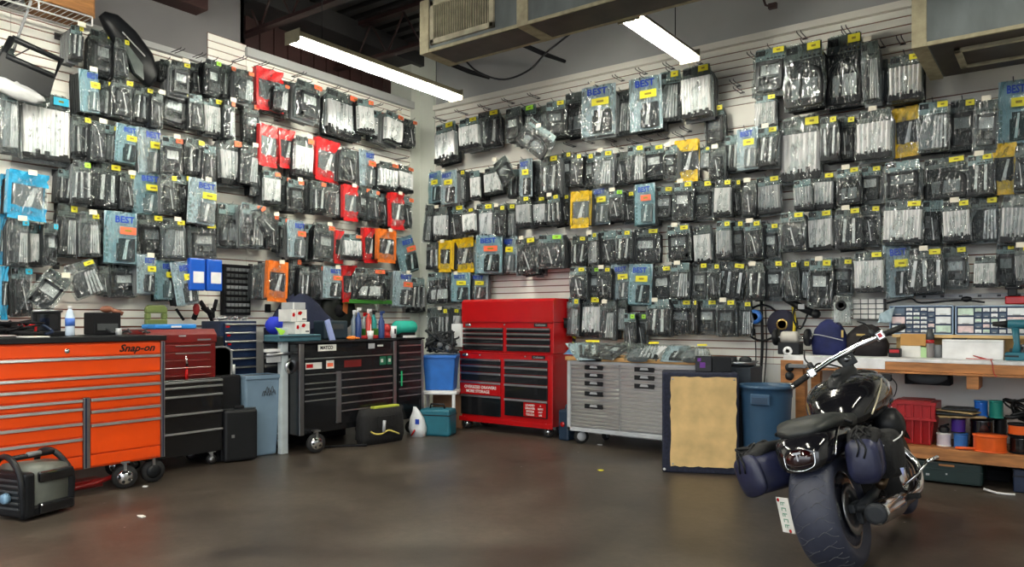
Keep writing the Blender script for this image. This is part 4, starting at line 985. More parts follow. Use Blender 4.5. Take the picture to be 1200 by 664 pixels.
# leaning white cutout / panel, black steering wheel-like reel
t = thing('hose_reel', 'large dark reel with a copper hub hanging on the side wall', 'reel', (.16, at_left(396, .16), LX(396, 364, .16)[1]), math.pi/2)
m = MB().lathe([(.10, -.04), (.25, -.05), (.27, 0), (.25, .05), (.10, .04)], (0, 0, 0), 'y', 26); m.build('rim', mat('dark_green_rubber', (.007, .010, .008), .6), t)
MB().lathe([(0, -.07), (.08, -.06), (.1, .04)], (0, 0, 0), 'y', 16).build('hub', blkm, t); MB().prism([(.02, -.0), (.09, -.04), (.11, .14), (.04, .16)], -.075, -.06).build('copper_plate', mat('copper_orange', (.45, .12, .03), .4), t)
o = MB().prism([(-.30, .26), (.10, .30), (.32, -.02), (.24, -.14), (.10, -.08), (-.10, .10)], 0, .01, 'yz').build('aluminium_sheet', lgr); o.location = (.03, at_left(365, .03), LX(365, 365, .03)[1]); tag(o, 'pale metal sheet fixed on the side wall beside the dark reel', 'sheet')
# dark machine, white-blue folder
t = thing('charging_unit', 'dark grey charging unit standing on the black roller chest beside the folder', 'charger', (.72, at_left(393, .72), ZC), math.pi/2)
MB().box(-.16, .2, 0, .3, 0, .22).build('case_body', mat('dark_slate', (.015, .03, .045), .5), t, .02); MB().box(-.05, .12, -.01, 0, .12, .18).build('face_panel', char, t)
o = MB().prism([(-.02, .0), (.06, .0), (-.03, .24), (-.09, .22)], -.01, .01, 'yz').build('folder', mat('pale_lilac_card', (.35, .42, .75), .5)); o.location = (.97, at_left(388, .97), ZC); tag(o, 'pale lilac folder leaning on the black roller chest beside the charging unit', 'folder')
# bottles with spray heads
bot = [(420, 'dark blue', (.02, .05, .18), .26), (427, 'clear', (.35, .4, .42), .22), (432, 'red-banded', (.5, .05, .04), .25), (438, 'teal', (.02, .3, .3), .24), (447, 'yellow', (.8, .45, .01), .27), (415, 'grey', (.2, .25, .3), .24)]
for k, (px, nm, c, h) in enumerate(bot):
    x = (.95 if nm == 'yellow' else .72 if k % 2 else .80); h *= 1.45 if nm != 'yellow' else 1.25
    t = thing('spray_bottle', '%s plastic bottle standing among the bottles on the black roller chest' % nm, 'bottle', (x, at_left(px, x), ZC), 0, 'bottles on the black roller chest')
    MB().lathe([(.036, 0), (.038, .01), (.038, h*.62), (.016, h*.78), (.014, h*.85)], n=14).build('bottle_body', mat('bottle_'+nm, c, .3), t)
    m = MB(); m.box(-.014, .014, -.014, .014, h*.85, h); m.box(.0, .05, -.01, .01, h*.92, h); m.build('spray_head', [wht, redp, wht, blk, mat('bottle_yellow', c), wht][k], t, .003)
t = thing('shelf_bin', 'green plastic tray shelf on the side wall above the bottles', 'tray', (.22, at_left(430, .22), LX(430, 354, .22)[1]-.02), math.pi/2)
m = MB(); m.box(-.42, .34, -.12, .20, -.0, .012); m.box(-.42, .34, -.13, -.12, 0, .05); m.build('tray_body', mat('leaf_green_plastic', (.03, .17, .02), .5), t, .004); MB().box(-.3, -.28, .1, .2, -.2, 0).build('bracket', blk, t)
t = thing('parts_tray', 'green and red plastic trays stacked on the black roller chest beside the cup', 'tray', (.8, at_left(439, .8), ZC), math.pi/2)
MB().box(-.14, .1, .02, .2, .0, .12).build('green_tray', mat('leaf_green_plastic', (.03, .17, .02), .5), t, .006)
m = MB(); m.box(-.25, .16, -.12, .0, .0, .04); m.build('red_tray', mat('dull_red_plastic', (.4, .02, .02), .5), t, .01)
MB().ball((.19, -.02, .12), .055, 12, (1, 1, 1.1), .08).cyl((.19, -.02, 0), (.19, -.02, .1), .04, n=10).build('red_grip', mat('dull_red_plastic', (.4, .02, .02), .5), t)
t = thing('work_gloves', 'orange and yellow gloves lying on the black roller chest', 'gloves', (1.0, at_left(412, 1.0), ZC), math.pi/2)
m = MB().ball((0, 0, .02), .06, 10, (1.2, .8, .4), .15)
for k in range(4): m.tube([(.04, -.03+.02*k, .02), (.09+.01*k, -.04+.03*k, .015)], [.012, .009], 6)
m.build('glove', mat('orange_knit', (.8, .2, .02), .8), t)
for (px, x, r, h, lab, lidm) in ((434, 1.02, .042, .10, 'white paper cup with a straw standing on the black roller chest', 1), (461.5, 1.05, .038, .155, 'tall white paper cup standing by the teal roll', 0)):
    t = thing('paper_cup', lab, 'cup', (x, at_left(px, x), ZC)); MB().lathe([(r*.72, 0), (r, h), (r*.95, h), (r*.7, .006)], n=18).build('cup_body', wht, t)
    if lidm: MB().cyl((0, 0, .02), (-.01, .02, h+.08), .004, n=6).build('straw', wht, t)
    else: MB().box(r*.9, r*1.0, -.025, -.0, .06, .12).build('dark_print', blk, t)
t = thing('foam_roll', 'teal green rolled mat lying on the black side chest', 'roll', (.8, at_left(474, .8), ZC+.13), math.pi/2)
m = MB(); m.lathe([(0, -.17), (.07, -.17), (.09, -.14), (.09, .14), (.07, .17), (0, .17)], (0, 0, 0), 'x', 22); m.build('roll_body', mat('teal_foam', (.02, .42, .33), .7), t)
MB().box(-.14, .14, -.07, .07, -.13, -.06).build('dark_cradle', blkm, t, .02)
o = MB().box(-.09, .09, -.03, .03, 0, .035).build('label_block', wht, None, .004); o.location = (1.1, at_left(480, 1.1), ZC); o.rotation_euler = (0, 0, math.pi/2); tag(o, 'small white block lying on the black side chest under the teal roll', 'block')
# ---- blue tote etc. by the corner
xt = 1.15
tx0, _ = FZ(500, 500); 
def P3(px, d): return CAM+ray(px, HY)*d
p = P3(516, 9.75)
bt = mat('blue_tote_plastic', (.015, .13, .48), .35)
t = thing('side_table', 'small white plastic table under the blue tote near the corner', 'table', (p.x, p.y, 0), .55); TH_ = .52
m = MB(); m.box(-.22, .24, -.18, .22, TH_-.05, TH_); m.build('table_top', wht, t, .012)
for sx in (-.2, .2):
    for sy in (-.15, .19): MB().box(sx-.02, sx+.02, sy-.02, sy+.02, 0, TH_-.05).build('leg', wht, t, .006)
t = thing('storage_tote', 'bright blue plastic tote standing on the small white table by the corner', 'tote', (p.x, p.y, TH_+.001), .55)
m = MB(); m.frust(-.2, .22, -.16, .2, 0, .44, .03); m.build('tote_body', bt, t, .015); MB().box(-.215, .235, -.175, .215, .41, .45).build('rim', bt, t, .008)
t = thing('hose_heap', 'dark hoses and grey fittings heaped on the blue tote', 'hoses', (p.x, p.y, TH_+.452), .55); m = MB(); rn = random.Random(12)
for k in range(12): m.tube(smooth([(rn.uniform(-.22, .22), rn.uniform(-.16, .16), rn.uniform(.02, .32)) for _ in range(5)], 4), rn.uniform(.008, .02), 6)
m.build('hose', drk, t); m = MB()
for k in range(5): m.ball((rn.uniform(-.05, .2), rn.uniform(-.15, 0), rn.uniform(.04, .16)), .045, 8, (1, .7, 1), .1)
m.build('fitting', gry, t)
p = P3(531, 10.1)
o = MB().box(-.22, .22, -.16, .16, 0, .44).box(-.20, .20, -.162, -.16, .2, .21).build('carton', mat('brown_cardboard', (.20, .10, .05), .8), None, .004); o.location = (p.x, p.y, 0); o.rotation_euler = (0, 0, .2); tag(o, 'brown cardboard carton on the floor behind the teal case', 'carton')
x, y = FZ(507, 511)
t = thing('cooler_case', 'teal plastic case with a handle on the floor near the corner', 'case', (x, y+.0, 0), .35)
MB().box(-.18, .22, 0, .26, 0, .33).build('case_body', mat('teal_case_plastic', (.01, .12, .17), .4), t, .03); m = MB(); m.tube([(-.08, .12, .33), (-.07, .12, .38), (.1, .12, .38), (.11, .12, .33)], .012, 8); m.build('handle', blk, t); MB().box(-.18, .22, -.004, .264, .25, .262).build('lid_seam', blk, t)
x, y = FZ(487, 512)
t = thing('grocery_bag', 'white plastic carrier bag with red and blue print, on the floor by the teal case', 'bag', (x, y, 0), .3)
m = MB(); m.loft([(0, 0, .08, .09, .06, 3), (.10, -.01, .08, .11, .08, 3), (.22, -.02, .08, .09, .06, 2.4), (.30, -.03, .08, .05, .03, 2), (.36, -.05, .08, .02, .01, 2)], 'z', 14); m.build('bag_body', mat('thin_white_film', (.7, .72, .74), .4, bump=.8, bscale=14), t)
MB().box(.0, .05, -.012, -.004, .16, .22).build('blue_print', blue_ink, t); MB().tube([(-.05, -.015, .02), (.0, -.02, .09)], .012, 6).build('red_print', redp, t)
x0, y0_ = FZ(427, 523); x1, y1_ = FZ(477, 515)
ang = math.atan2(y1_-y0_, x1-x0); Lb = math.hypot(x1-x0, y1_-y0_)
t = thing('tool_bag', 'black soft tool bag with yellow piping open on the floor before the black chest', 'bag', (x0, y0_, 0), ang)
fab = mat('black_bag_cloth', (.006, .006, .007), .8, bump=.3, bscale=40)
m = MB(); m.loft([(.0, Lb/2, .11, Lb*.46, .10, 4), (.08, Lb/2, .11, Lb*.5, .11, 4), (.30, Lb/2, .11, Lb*.49, .10, 4), (.40, Lb/2, .11, Lb*.46, .08, 3)], 'z', 24); m.build('bag_body', fab, t)
ym = mat('yellow_piping', (.75, .62, .15), .6)
m = MB(); m.tube(smooth([(Lb*.12, -.02, .16), (Lb*.2, -.03, .13), (Lb*.35, -.03, .12), (Lb*.5, -.03, .15), (Lb*.62, -.03, .13), (Lb*.78, -.02, .09)], 4), .009, 6); m.build('yellow_rope', ym, t)
m = MB(); m.box(Lb*.30, Lb*.9, .06, .14, .395, .425); m.build('yellow_lining', mat('lime_lining', (.4, .45, .05), .7), t, .01)
MB().cyl((Lb*.40, -.03, .14), (Lb*.42, -.03, .27), .018, n=8).build('pull_tab', lgr, t); MB().box(Lb*.30, Lb*.7, -.012, .0, .18, .32).build('front_pocket', fab, t, .01)
t.location.z = .0
# trolley handle rising from the bag
t = thing('luggage_frame', 'thin dark trolley frame standing behind the black tool bag', 'trolley', (x0, y0_, 0), ang)
m = MB(); m.tube([(Lb*.25, .36, .02), (Lb*.35, .38, .95)], .010, 6); m.tube([(Lb*.62, .36, .02), (Lb*.70, .38, .95)], .010, 6); m.tube([(Lb*.35, .38, .95), (Lb*.70, .38, .95)], .010, 6); m.build('frame', drk, t)
# cable on floor by wheel
x, y = FZ(400, 524); o = MB().tube(smooth([(x-.25, y-.25, .012), (x-.1, y-.1, .012), (x+.02, y+.05, .014), (x+.2, y+.2, .02)], 5), .014, 6).build('air_hose', blkm); tag(o, 'dark air hose lying on the floor in front of the black roller chest', 'hose')
# narrow things on wall left bottom
o = MB().box(0, .012, -.04, .04, -.05, .05).build('wall_socket', blk, None, .002); o.location = (.002, LX(314, 361, .01)[0], LX(314, 361, .01)[1]); tag(o, 'small black socket on the white side wall beside the hanging organizer', 'socket')
t = thing('hanging_tools', 'dark drill and red-handled tools hanging on the side wall above the red tool box', 'tools', (.12, LX(225, 358, .12)[0], LX(225, 362, .12)[1]), math.pi/2)
m = MB(); rn = random.Random(5)
for k in range(8): x = rn.uniform(-.25, .3); m.tube([(x, 0, rn.uniform(0, .12)), (x+rn.uniform(-.1, .1), -.02, rn.uniform(-.15, 0))], rn.uniform(.01, .03), 7)
m.build('dark_tool', blkm, t); MB().ball((.02, -.05, .0), .055, 10, (.7, .6, 1.2)).build('red_handle', mat('dull_red_plastic', (.4, .02, .02), .5), t)
t = thing('glove_packs', 'bright blue and white glove packs hanging by the organizer', 'gloves', (.40, LX(243, 304, .40)[0], LX(243, 303, .40)[1]), math.pi/2)
m = MB()
for k in (-1, 1): m.box(-.10+k*.10, .08+k*.10, .0, .06, -.34, 0)
m.build('blue_pack', mat('glossy_blue_pack', (.01, .09, .50), .25, coat=.4), t, .015); MB().box(-.16, -.04, -.006, .0, -.26, -.14).box(.04, .16, -.006, .0, -.26, -.14).build('white_print', wht, t, .003); MB().tube([(0, .03, 0), (0, .38, .02)], .005, 5).build('hook', hookm, t)
# ================================================================ RED CHEST, SILVER CHEST, SPEAKER BOX
yr = -.62
def cx_(px): return BY(px, 430, yr)[0]
def cz(px, py): return BY(px, py, yr)[1]
X0, X1 = cx_(538.5), cx_(647.5); Wd = X1-X0
ZB = cz(538.5, 490); ZM = cz(540, 411); ZTOP = cz(541, 351)
def zr(cy, px=545): return cz(px, 340+cy/3.494)
rk = lambda cy: zr(cy, 600)
def lx(cx): return cx_(520+cx/3.494)-X0
ltop = [zr(v, 566) for v in (152, 172, 192, 218, 246)]
# lower
zl = [zr(v, 565) for v in (279, 305, 335, 372, 428, 512)]
zrt = [zr(v, 618) for v in (283, 315, 346, 385, 446, 520)]
a0, a1, b0, b1 = lx(72), lx(236), lx(250), lx(428)
dr = [(a0, a1, zl[k+1], zl[k]) for k in (0, 1, 2)]+[(a0, a1, zl[4]+.0, zl[3], redp)]+[(a0, a1, zl[5], zl[4])]+[(b0, b1, zrt[k+1], zrt[k]) for k in range(5)]
t = chest('tool_chest', 'red rolling tool chest with black drawers and red and white stickers', (X0, yr, 0), 0, Wd, .46, ZB, ZM, dr, redp, DR, cast=[(.09, .05), (Wd-.09, .05), (.12, .38), (Wd-.12, .38)], castr=.066, hub=chrome, pull_h=.022)
m = MB(); m.box(-.006, Wd+.006, -.012, .0, ZB-.02, ZB+.04); m.box(-.006, Wd+.006, -.008, .46, ZM-.02, ZM-.001); m.box(Wd, Wd+.01, .02, .44, ZM-.12, ZM-.03); m.build('frame_edge', redp, t, .004)
# sticker writing
zc_ = (zl[3]+zl[4])/2-.01
text('OVERSIZED DRAWERS', t, whs, ((a0+a1)/2, -.018, zc_+.02), .052, .02); text('MORE STORAGE', t, whs, ((a0+a1)/2-.04, -.018, zc_-.035), .052, .02)
s0, s1 = lx(330), lx(422); MB().box(s0, s1, -.0185, -.0165, zrt[5]+.015, zrt[4]-.035).build('red_sticker', redp, t)
zs = zrt[4]-.05; dz = (zrt[4]-.05-zrt[5]-.02)/4
for k, (q, w2) in enumerate((('LOADED', 'A'), ('DRAWER', 'SLIDES'), ('SYSTEM', 'LAST'), ('TOUGH', 'LIFE'))):
    text(q, t, whs, (s0+(s1-s0)*.30, -.020, zs-dz*(k+.5)), dz*.9, .03); text(w2, t, whs, (s0+(s1-s0)*.76, -.020, zs-dz*(k+.5)), dz*.7, .03)
def badge(t, x, z, w=.10):
    MB().loft([(-.012, x, z, w/2, .020, 2.5), (-.001, x, z, w/2, .022, 2.5)], 'y', 16).build('oval_badge', chrome, t)
badge(t, lx(90), zr(263, 545)); 
MB().box(lx(362), lx(415), -.006, -.001, zr(281, 630), zr(268, 630)).build('name_plate', blk, t); text('Craftsman', t, lgr, (lx(388), -.008, zr(274.5, 630)), .035, .01)
for c in (150, 335): MB().lathe([(0, -.012), (.011, -.012), (.012, 0)], (lx(c), 0, zr(268, 590)), 'y', 10).build('lock', chrome, t)
X0t, X1t = cx_(541), cx_(648)
Wt = X1t-X0t; off = X0-X0t
def lt(cx): return cx_(520+cx/3.494)-X0t
c0, c1, d0, d1 = lt(80), lt(243), lt(257), lt(436)
ZB2 = ZM+.002
lidz = zr(130, 566)
dr = [(c0, c1, ltop[k+1], ltop[k]) for k in range(4)]+[(d0, d1, ltop[k+1], ltop[k]) for k in range(4)]
t = chest('tool_chest', 'red top tool chest with closed lid standing on the red rolling chest', (X0t, yr+.01, 0), 0, Wt, .44, ZB2, lidz, dr, redp, DR, pull_h=.018)
m = MB(); m.prism([(-.006, lidz), (-.006, ZTOP-.03), (.03, ZTOP), (.44, ZTOP), (.44, lidz)], -.004, Wt+.004, 'yz'); m.build('lid', redp, t, .006)
MB().box(.01, Wt-.01, -.009, -.005, lidz-.004, lidz+.006).build('lid_lip', mat('deep_red_edge', (.25, .004, .006), .3), t)
badge(t, lt(100), zr(141, 545)); MB().box(lt(368), lt(422), -.006, -.001, zr(149, 630), zr(135, 630)).build('name_plate', blk, t); text('Craftsman', t, lgr, (lt(395), -.008, zr(142, 630)), .035, .01)
MB().lathe([(0, -.012), (.011, -.012), (.012, 0)], (lt(248), 0, zr(141, 590)), 'y', 10).build('lock', chrome, t)
# things on its right side
m = MB(); m.box(Wt+.005, Wt+.009, .30, .36, ZTOP-.12, ZTOP-.04); m.build('small_label', lgr, t)
t = thing('lanyard_tools', 'black keys and small tools hanging on the side of the red top chest', 'tools', (X1t+.004, yr+.28, ZTOP-.25)); m = MB()
for k in range(5): m.tube([(.01, k*.025-.05, .0), (.02, k*.03-.06, -.04-.02*(k % 3)), (.015, k*.02-.05, -.11)], .010, 6)
m.box(0, .012, -.06, .07, -.01, .01); m.build('key_ring', blk, t); MB().cyl((.015, .07, .06), (.015, .08, -.10), .012, n=8).build('wood_handle', woodm, t)
# striped tape strap
t = thing('striped_strap', 'yellow and black striped strap hanging between the red chest and the slat wall', 'strap', (X1t+.05, yr+.40, ZTOP-.38))
m = MB(); y2 = MB()
for k in range(8): (y2 if k % 2 else m).prism([(-.02, -.05*k), (.02, -.05*k-.02), (.02, -.05*k-.07), (-.02, -.05*k-.05)], -.006, .006)
m.build('black_stripe', blk, t); y2.build('yellow_stripe', yel, t); MB().cyl((0, 0, 0), (0, -t.location.y-.03, .0), .005, n=5).build('hook', hookm, t)
# white carton left of the red chest
p = CAM+ray(537, 372)*9.85
o = MB().box(-.10, .06, -.02, .02, 0, .30).box(-.10, .06, -.022, -.02, .14, .145).build('foam_board', wht, None, .004); o.location = (p.x, p.y, 1.07); tag(o, 'white board standing between the blue tote and the red top chest', 'board')
# dark blue jerry can right
x, y = FZ(660, 516)
t = thing('jerry_can', 'narrow dark blue case with a red spot, between the red and silver chests', 'case', (x, y, 0), 0); bc = mat('dark_blue_plastic', (.012, .03, .06), .4)
MB().box(-.07, .07, 0, .30, .0, .36).build('case_body', bc, t, .02); MB().tube([(0, .05, .36), (0, .07, .41), (0, .2, .41), (0, .24, .36)], .012, 6).build('handle', bc, t); MB().lathe([(0, -.006), (.03, -.006), (.032, 0)], (-.01, 0, .19), 'y', 14).build('red_spot', redp, t)

# ---- silver chest
ys = -.78
def sx_(px): return BY(px, 440, ys)[0]
def sz(px, py): return BY(px, py, ys)[1]
S0 = sx_(665.5); S1 = sx_(826); Ws = S1-S0; ztp = sz(666, 417)
gs = 3.496
Pp = lambda cx: 650+cx/gs
Qq = lambda cy: 380+cy/gs
ssm = mat('stainless_drawers', (.50, .50, .50), .32, .85, var=.12, stretch=(1, 1, 30)); whp = mat('pale_grey_paint', (.48, .50, .52), .35)
t = thing('tool_chest', 'silver ribbed steel tool chest with a wooden top and dark recessed handles', 'tool chest', (S0, ys, 0)); zbs = sz(670, 503)
MB().box(0, Ws, .003, .55, zbs, ztp-.045).build('body', whp, t, .006); MB().box(-.02, Ws+.02, -.03, .57, ztp-.045, ztp).build('wooden_top', wood2, t, .005)
m = MB(); m.box(0, .045, -.018, .01, zbs-.01, ztp-.05); m.box(0, Ws, -.018, .01, zbs-.01, zbs+.035); m.box(0, Ws, -.014, .01, ztp-.085, ztp-.048); m.build('front_frame', whp, t, .004)
L0_, L1_ = .05, sx_(Pp(268))-S0; R0_, R1_ = L1_+.008, Ws-.04
lz = [sz(Pp(160), Qq(v)) for v in (157, 191, 223, 256, 308, 428)]
rz_ = [sz(Pp(370), Qq(v)) for v in (166, 199, 233, 268)]
def ribbed(x0, x1, a, b, hx, hz_):
    q = MB(); q.box(x0+.003, x1-.003, -.004, .003, a+.003, b-.003); n = max(1, round((b-a)/.042)); st = (b-a-.006)/n
    for k in range(n): q.prism([(-.004, a+.003+st*k+.002), (-.018, a+.003+st*k+st*.35), (-.018, a+.003+st*k+st*.7), (-.004, a+.003+st*(k+1)-.001)], x0+.003, x1-.003, 'yz')
    d = q.build('drawer', ssm, t)
    if hx is not None:
        MB().box(hx-.12, hx+.12, -.022, -.008, hz_-.032, hz_+.020).build('recessed_handle', blk, d, .006); MB().prism([(hx-.05, hz_-.012), (hx+.05, hz_-.012), (hx+.04, hz_+.014), (hx-.04, hz_+.014)], -.026, -.022).build('pull_tab', lgr, d)
xl = sx_(Pp(163))-S0; xr2 = sx_(Pp(370))-S0
for k in range(5): ribbed(L0_, L1_, lz[k+1], lz[k], xl, (lz[k]+lz[k+1])/2 if k < 3 else lz[k]-.07)
for k in range(3): ribbed(R0_, R1_, rz_[k+1], rz_[k], xr2, (rz_[k]+rz_[k+1])/2)
ribbed(R0_, R1_, zbs+.04, rz_[3], None, 0)
for px in (677,): caster(t, sx_(px)-S0, .08, .085, lgr, yaw=R_(-50), w=.05)
for x in (.25, 1.1): caster(t, x, .45, .07, gry)
# packets lying on the silver chest
rn = random.Random(21); ztb = ztp+.003
LY = [(690, -.62, 'P', 40, 34), (712, -.52, 'D', 50, 26), (735, -.55, 'K', 44, -20), (757, -.6, 'M', 40, 15), (775, -.5, 'C', 36, -12), (796, -.55, 'B', 46, 8), (812, -.62, 'M', 30, 30), (742, -.38, 'D', 44, 60), (700, -.34, 'K', 44, 20), (680, -.7, 'B', 34, 55)]
for k, (px, y, st, sz_, rot) in enumerate(LY):
    x = BY(px, 410, y)[0]; sd = k % 3
    r = thing('loose_packet', '%s in a clear bag, %s of ten lying along the silver chest, counted from the left' % (SDESC[st][sd], 'x'), 'packet', (x, y, ztb+.05), 0, 'loose packets on the silver chest', rot=(R_(-62), 0, R_(rot)))
    r['rank'] = 0; LY[k] = (px, r, st, sd, y)
    w = .30+rn.uniform(-.04, .08); h = .34+rn.uniform(-.05, .08); r.location.z = ztb+.5*h*math.sin(R_(30))*1.0+.06; 
    key = (st, sd)
    if key not in STYLES: STYLES[key] = style_parts(st, sd)
    for (n, me, _) in STYLES[key]+[('bag', BAGS[k % 6], None)]+([('price_sticker', SMK['y', 0], None)] if k % 3 == 0 else []):
        o = bpy.data.objects.new(n, me); C.objects.link(o); o.parent = r; o.scale = (w, .10, h)
for i, (px, r, st, sd, y) in enumerate(sorted(LY, key=lambda q: q[0])):
    del r['rank']; r['label'] = 'bagged %s on the silver chest, %s from the red chest' % (SDESC[st][sd], ordn(i+1))
x = BY(668, 410, -.7)[0]
o = MB().grid(lambda u, v: Vector((-.12+.34*u, -.06+.2*v, .02+.05*math.sin(u*7+v*3)*v+.04*v)), 10, 6).build('blue_film', mat('blue_film', (.12, .33, .6), .25, coat=.5)); o.location = (x+.08, -.72, ztb); tag(o, 'crumpled sky blue plastic film lying on the silver chest', 'film')
md = o.modifiers.new('s', 'SOLIDIFY'); md.thickness = .004
# black boxes on chest / carpet box
# carpeted box: faces the camera
pa = Vector((*FZ(776, 553), 0)); pb = Vector((*FZ(866, 556.5), 0)); uu = (pb-pa); Wc = uu.length; an = math.atan2(uu.y, uu.x)
carp = mat('navy_carpet', (.018, .022, .045), .95, var=.35, scale=40, bump=.5, bscale=160); ply = mat('tan_plywood', (.70, .48, .21), .7, var=.16, scale=6)
t = thing('speaker_box', 'dark carpeted speaker box with a tan plywood board on its front', 'speaker box', pa, an)
dp = (1.45/ (553-372)*FPX); Hb = 1.45-(437-372)/FPX*pa.dot(FW)*0-0
dA = (pa-CAM).dot(FW); Hb = 1.45-(436-372)/FPX*dA
MB().box(0, Wc, 0, .42, 0, Hb).build('carpeted_body', carp, t, .02)
dB = dA
def bxl(px): return (px-776)/90.*Wc
rn = random.Random(8); pz0 = 1.45-(545-372)/FPX*dA; pz1 = 1.45-(441-372)/FPX*dA; n = 14; q = []
x0_, x1_ = bxl(786), bxl(863)
for k in range(n): q.append((x0_+(x1_-x0_)*k/n, pz0+rn.uniform(-.006, .006)))
for k in range(n): q.append((x1_+rn.uniform(-.006, .006), pz0+(pz1-pz0)*k/n))
for k in range(n): q.append((x1_-(x1_-x0_)*k/n, pz1+rn.uniform(-.005, .005)))
for k in range(n): q.append((x0_+rn.uniform(-.006, .006), pz1-(pz1-pz0)*k/n))
MB().prism(q, -.012, .0).build('plywood_board', ply, t)
m = MB()
for (sx2, sz2) in ((x0_+.02, pz0+.02), (x1_-.02, pz0+.02), (x0_+.02, pz1-.02), (x1_-.02, pz1-.02)): m.lathe([(0, -.018), (.008, -.017), (.009, -.012)], (sx2, 0, sz2), 'y', 8)
m.build('screw', steel, t); MB().lathe([(0, -.014), (.012, -.012), (.014, 0)], (.02, -.0, .03), 'y', 10).build('feet_cap', wht, t)
inv = Matrix.Rotation(an, 3, 'Z')
tt = thing('equipment_box', 'black box with purple lights standing on the carpeted speaker box', 'box', pa+inv @ Vector((bxl(816), .12, Hb)), an); tt.location.z = Hb
MB().box(0, .15, 0, .2, 0, .15).build('case_body', blkg, tt, .006); MB().box(.155, .33, 0, .22, 0, .14).build('second_case', blk, tt, .006); MB().box(.04, .09, -.006, 0, .04, .09).box(.02, .05, -.004, 0, .1, .13).build('purple_decal', mat('purple_print', (.16, .03, .3), .4), tt)
tt = thing('drip_pan', 'grey metal pan with cans on it standing behind the carpeted speaker box', 'pan', (0, 0, 0), 0)
x, z = BY(866, 424, -.80); tt.location = (x-.03, -.78, z-.04)
MB().lathe([(.16, 0), (.21, .05), (.20, .05), (.15, .008)], n=22).build('pan_body', steel, tt); m = MB(); m.cyl((-.05, 0, .01), (-.05, 0, .09), .05); m.ball((.08, .02, .06), .05, 10, (1.3, .8, .8)); m.build('can', drk, tt)
x0, _ = BY(846, 440, -.95); x1, _ = BY(880, 440, -.95); zz_ = BY(860, 429, -.95)[1]
o = MB().box(4.97, 5.26, -.95, -.60, 0, z-.043).build('side_cabinet', mat('slate_paint', (.035, .045, .06), .5), None, .008); tag(o, 'slate grey cabinet behind the carpeted speaker box', 'cabinet')
o = MB().box(4.77, 4.95, -.95, -.55, 0, z-.05).build('stand_cabinet', blkm, None, .01); o.location=(0,0,0); tag(o, 'black cabinet wedged between the silver chest and the slate cabinet', 'cabinet')
# ---- navy round trash can
p = CAM+ray(898, 372)*7.0; tr = mat('steel_blue_plastic', (.035, .09, .17), .42, var=.06)
t = thing('trash_can', 'large steel blue round trash can with a rim beside the workbench', 'trash can', (p.x, p.y, 0), 0)
zt_c = 1.45-(452-372)/FPX*6.85; Rc = .232
MB().lathe([(Rc*.80, 0), (Rc*.82, .02), (Rc*.97, zt_c-.12), (Rc*1.0, zt_c-.10), (Rc*1.0, zt_c-.03), (Rc*1.06, zt_c-.03), (Rc*1.06, zt_c), (Rc*.98, zt_c), (Rc*.95, zt_c-.1), (Rc*.78, .05), (0, .04)], n=36).build('can_body', tr, t)
h = MB(); h.box(-.09, .09, -.03, .0, -.10, .0); h = h.build('handle', tr, t, .01, (0, 0, 0)); h.location = (Rc*.10, -Rc*.985, zt_c-.07)
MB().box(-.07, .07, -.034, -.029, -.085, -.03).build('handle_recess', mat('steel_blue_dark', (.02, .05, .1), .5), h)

# ================================================================ WORKBENCH
yb = -.72; zt_b = 1.085
def bx_(px, y=yb): return BY(px, 430, y)[0]
XB0 = bx_(918); XB1 = 9.6
t = thing('workbench', 'long wooden workbench with a white top and lower shelf along the back wall', 'workbench', (XB0, 0, 0))
WL = XB1-XB0
white_top = mat('worn_white_laminate', (.74, .74, .75), .5, var=.3, scale=6)
MB().box(0, WL, yb, -.03, zt_b-.03, zt_b).build('bench_top', white_top, t, .004)
m = MB(); m.box(.0, .9, yb-.004, yb, zt_b-.10, zt_b-.005); m.build('front_strip', white_top, t, .002)
zf = BY(1110, 438, yb)[1]
m = MB(); m.box(.5, WL, yb-.003, yb+.04, zt_b-.11, zt_b-.032); m.box(.0, WL, yb-.02, yb+.02, zf-.01, zt_b-.112); m.build('front_rail', woodm, t, .004)
MB().box(-.02, .19, yb-.025, yb-.004, BY(925, 448, yb)[1], zt_b-.045).build('end_board', woodm, t, .004)
k = MB(); xk = bx_(922)-XB0
for zq in (430, 440): k.lathe([(0, -.05), (.02, -.05), (.034, -.035), (.036, -.01), (.042, -.01), (.042, 0)], (xk+.035, yb-.026, BY(925, zq, yb)[1]), 'y', 16)
k.build('round_socket', drk, t)
MB().box(xk+.04, xk+.2, yb-.09, yb-.02, BY(925, 430, yb)[1]+.0, BY(925, 430, yb)[1]+.035).build('switch_lever', gry, t, .006)
m = MB(); lx0 = bx_(931)-XB0
for xx_ in (lx0, 1.35, 3.2): m.box(xx_, xx_+.09, yb+.02, yb+.11, 0, zt_b-.03); m.box(xx_, xx_+.09, -.14, -.05, 0, zt_b-.03)
m.build('leg', woodm, t, .004) if False else None
for xx_ in (lx0, 2.9):
    MB().box(xx_, xx_+.09, yb+.03, yb+.12, 0, zt_b-.12).build('leg', woodm, t, .004); MB().box(xx_, xx_+.09, -.14, -.05, 0, zt_b-.03).build('leg', woodm, t, .004)
xbk = bx_(1139)-XB0
MB().box(xbk-.04, xbk+.05, yb+.0, yb+.35, BY(1139, 456, yb)[1], zf-.01).build('joist_end', woodm, t, .004)
zs1, zs0 = BY(1160, 531, yb)[1], BY(1160, 545, yb)[1]; xs0 = .12
MB().box(xs0, WL, yb+.03, -.03, zs1-.035, zs1).build('shelf', woodm, t, .003); MB().box(xs0, WL, yb, yb+.03, zs0, zs1+.002).build('shelf_rail', woodm, t, .004)
ZS = zs1+.001
def onb(px, y): return BY(px, 430, y)[0]
def zb_(px, py, y): return BY(px, py, y)[1]
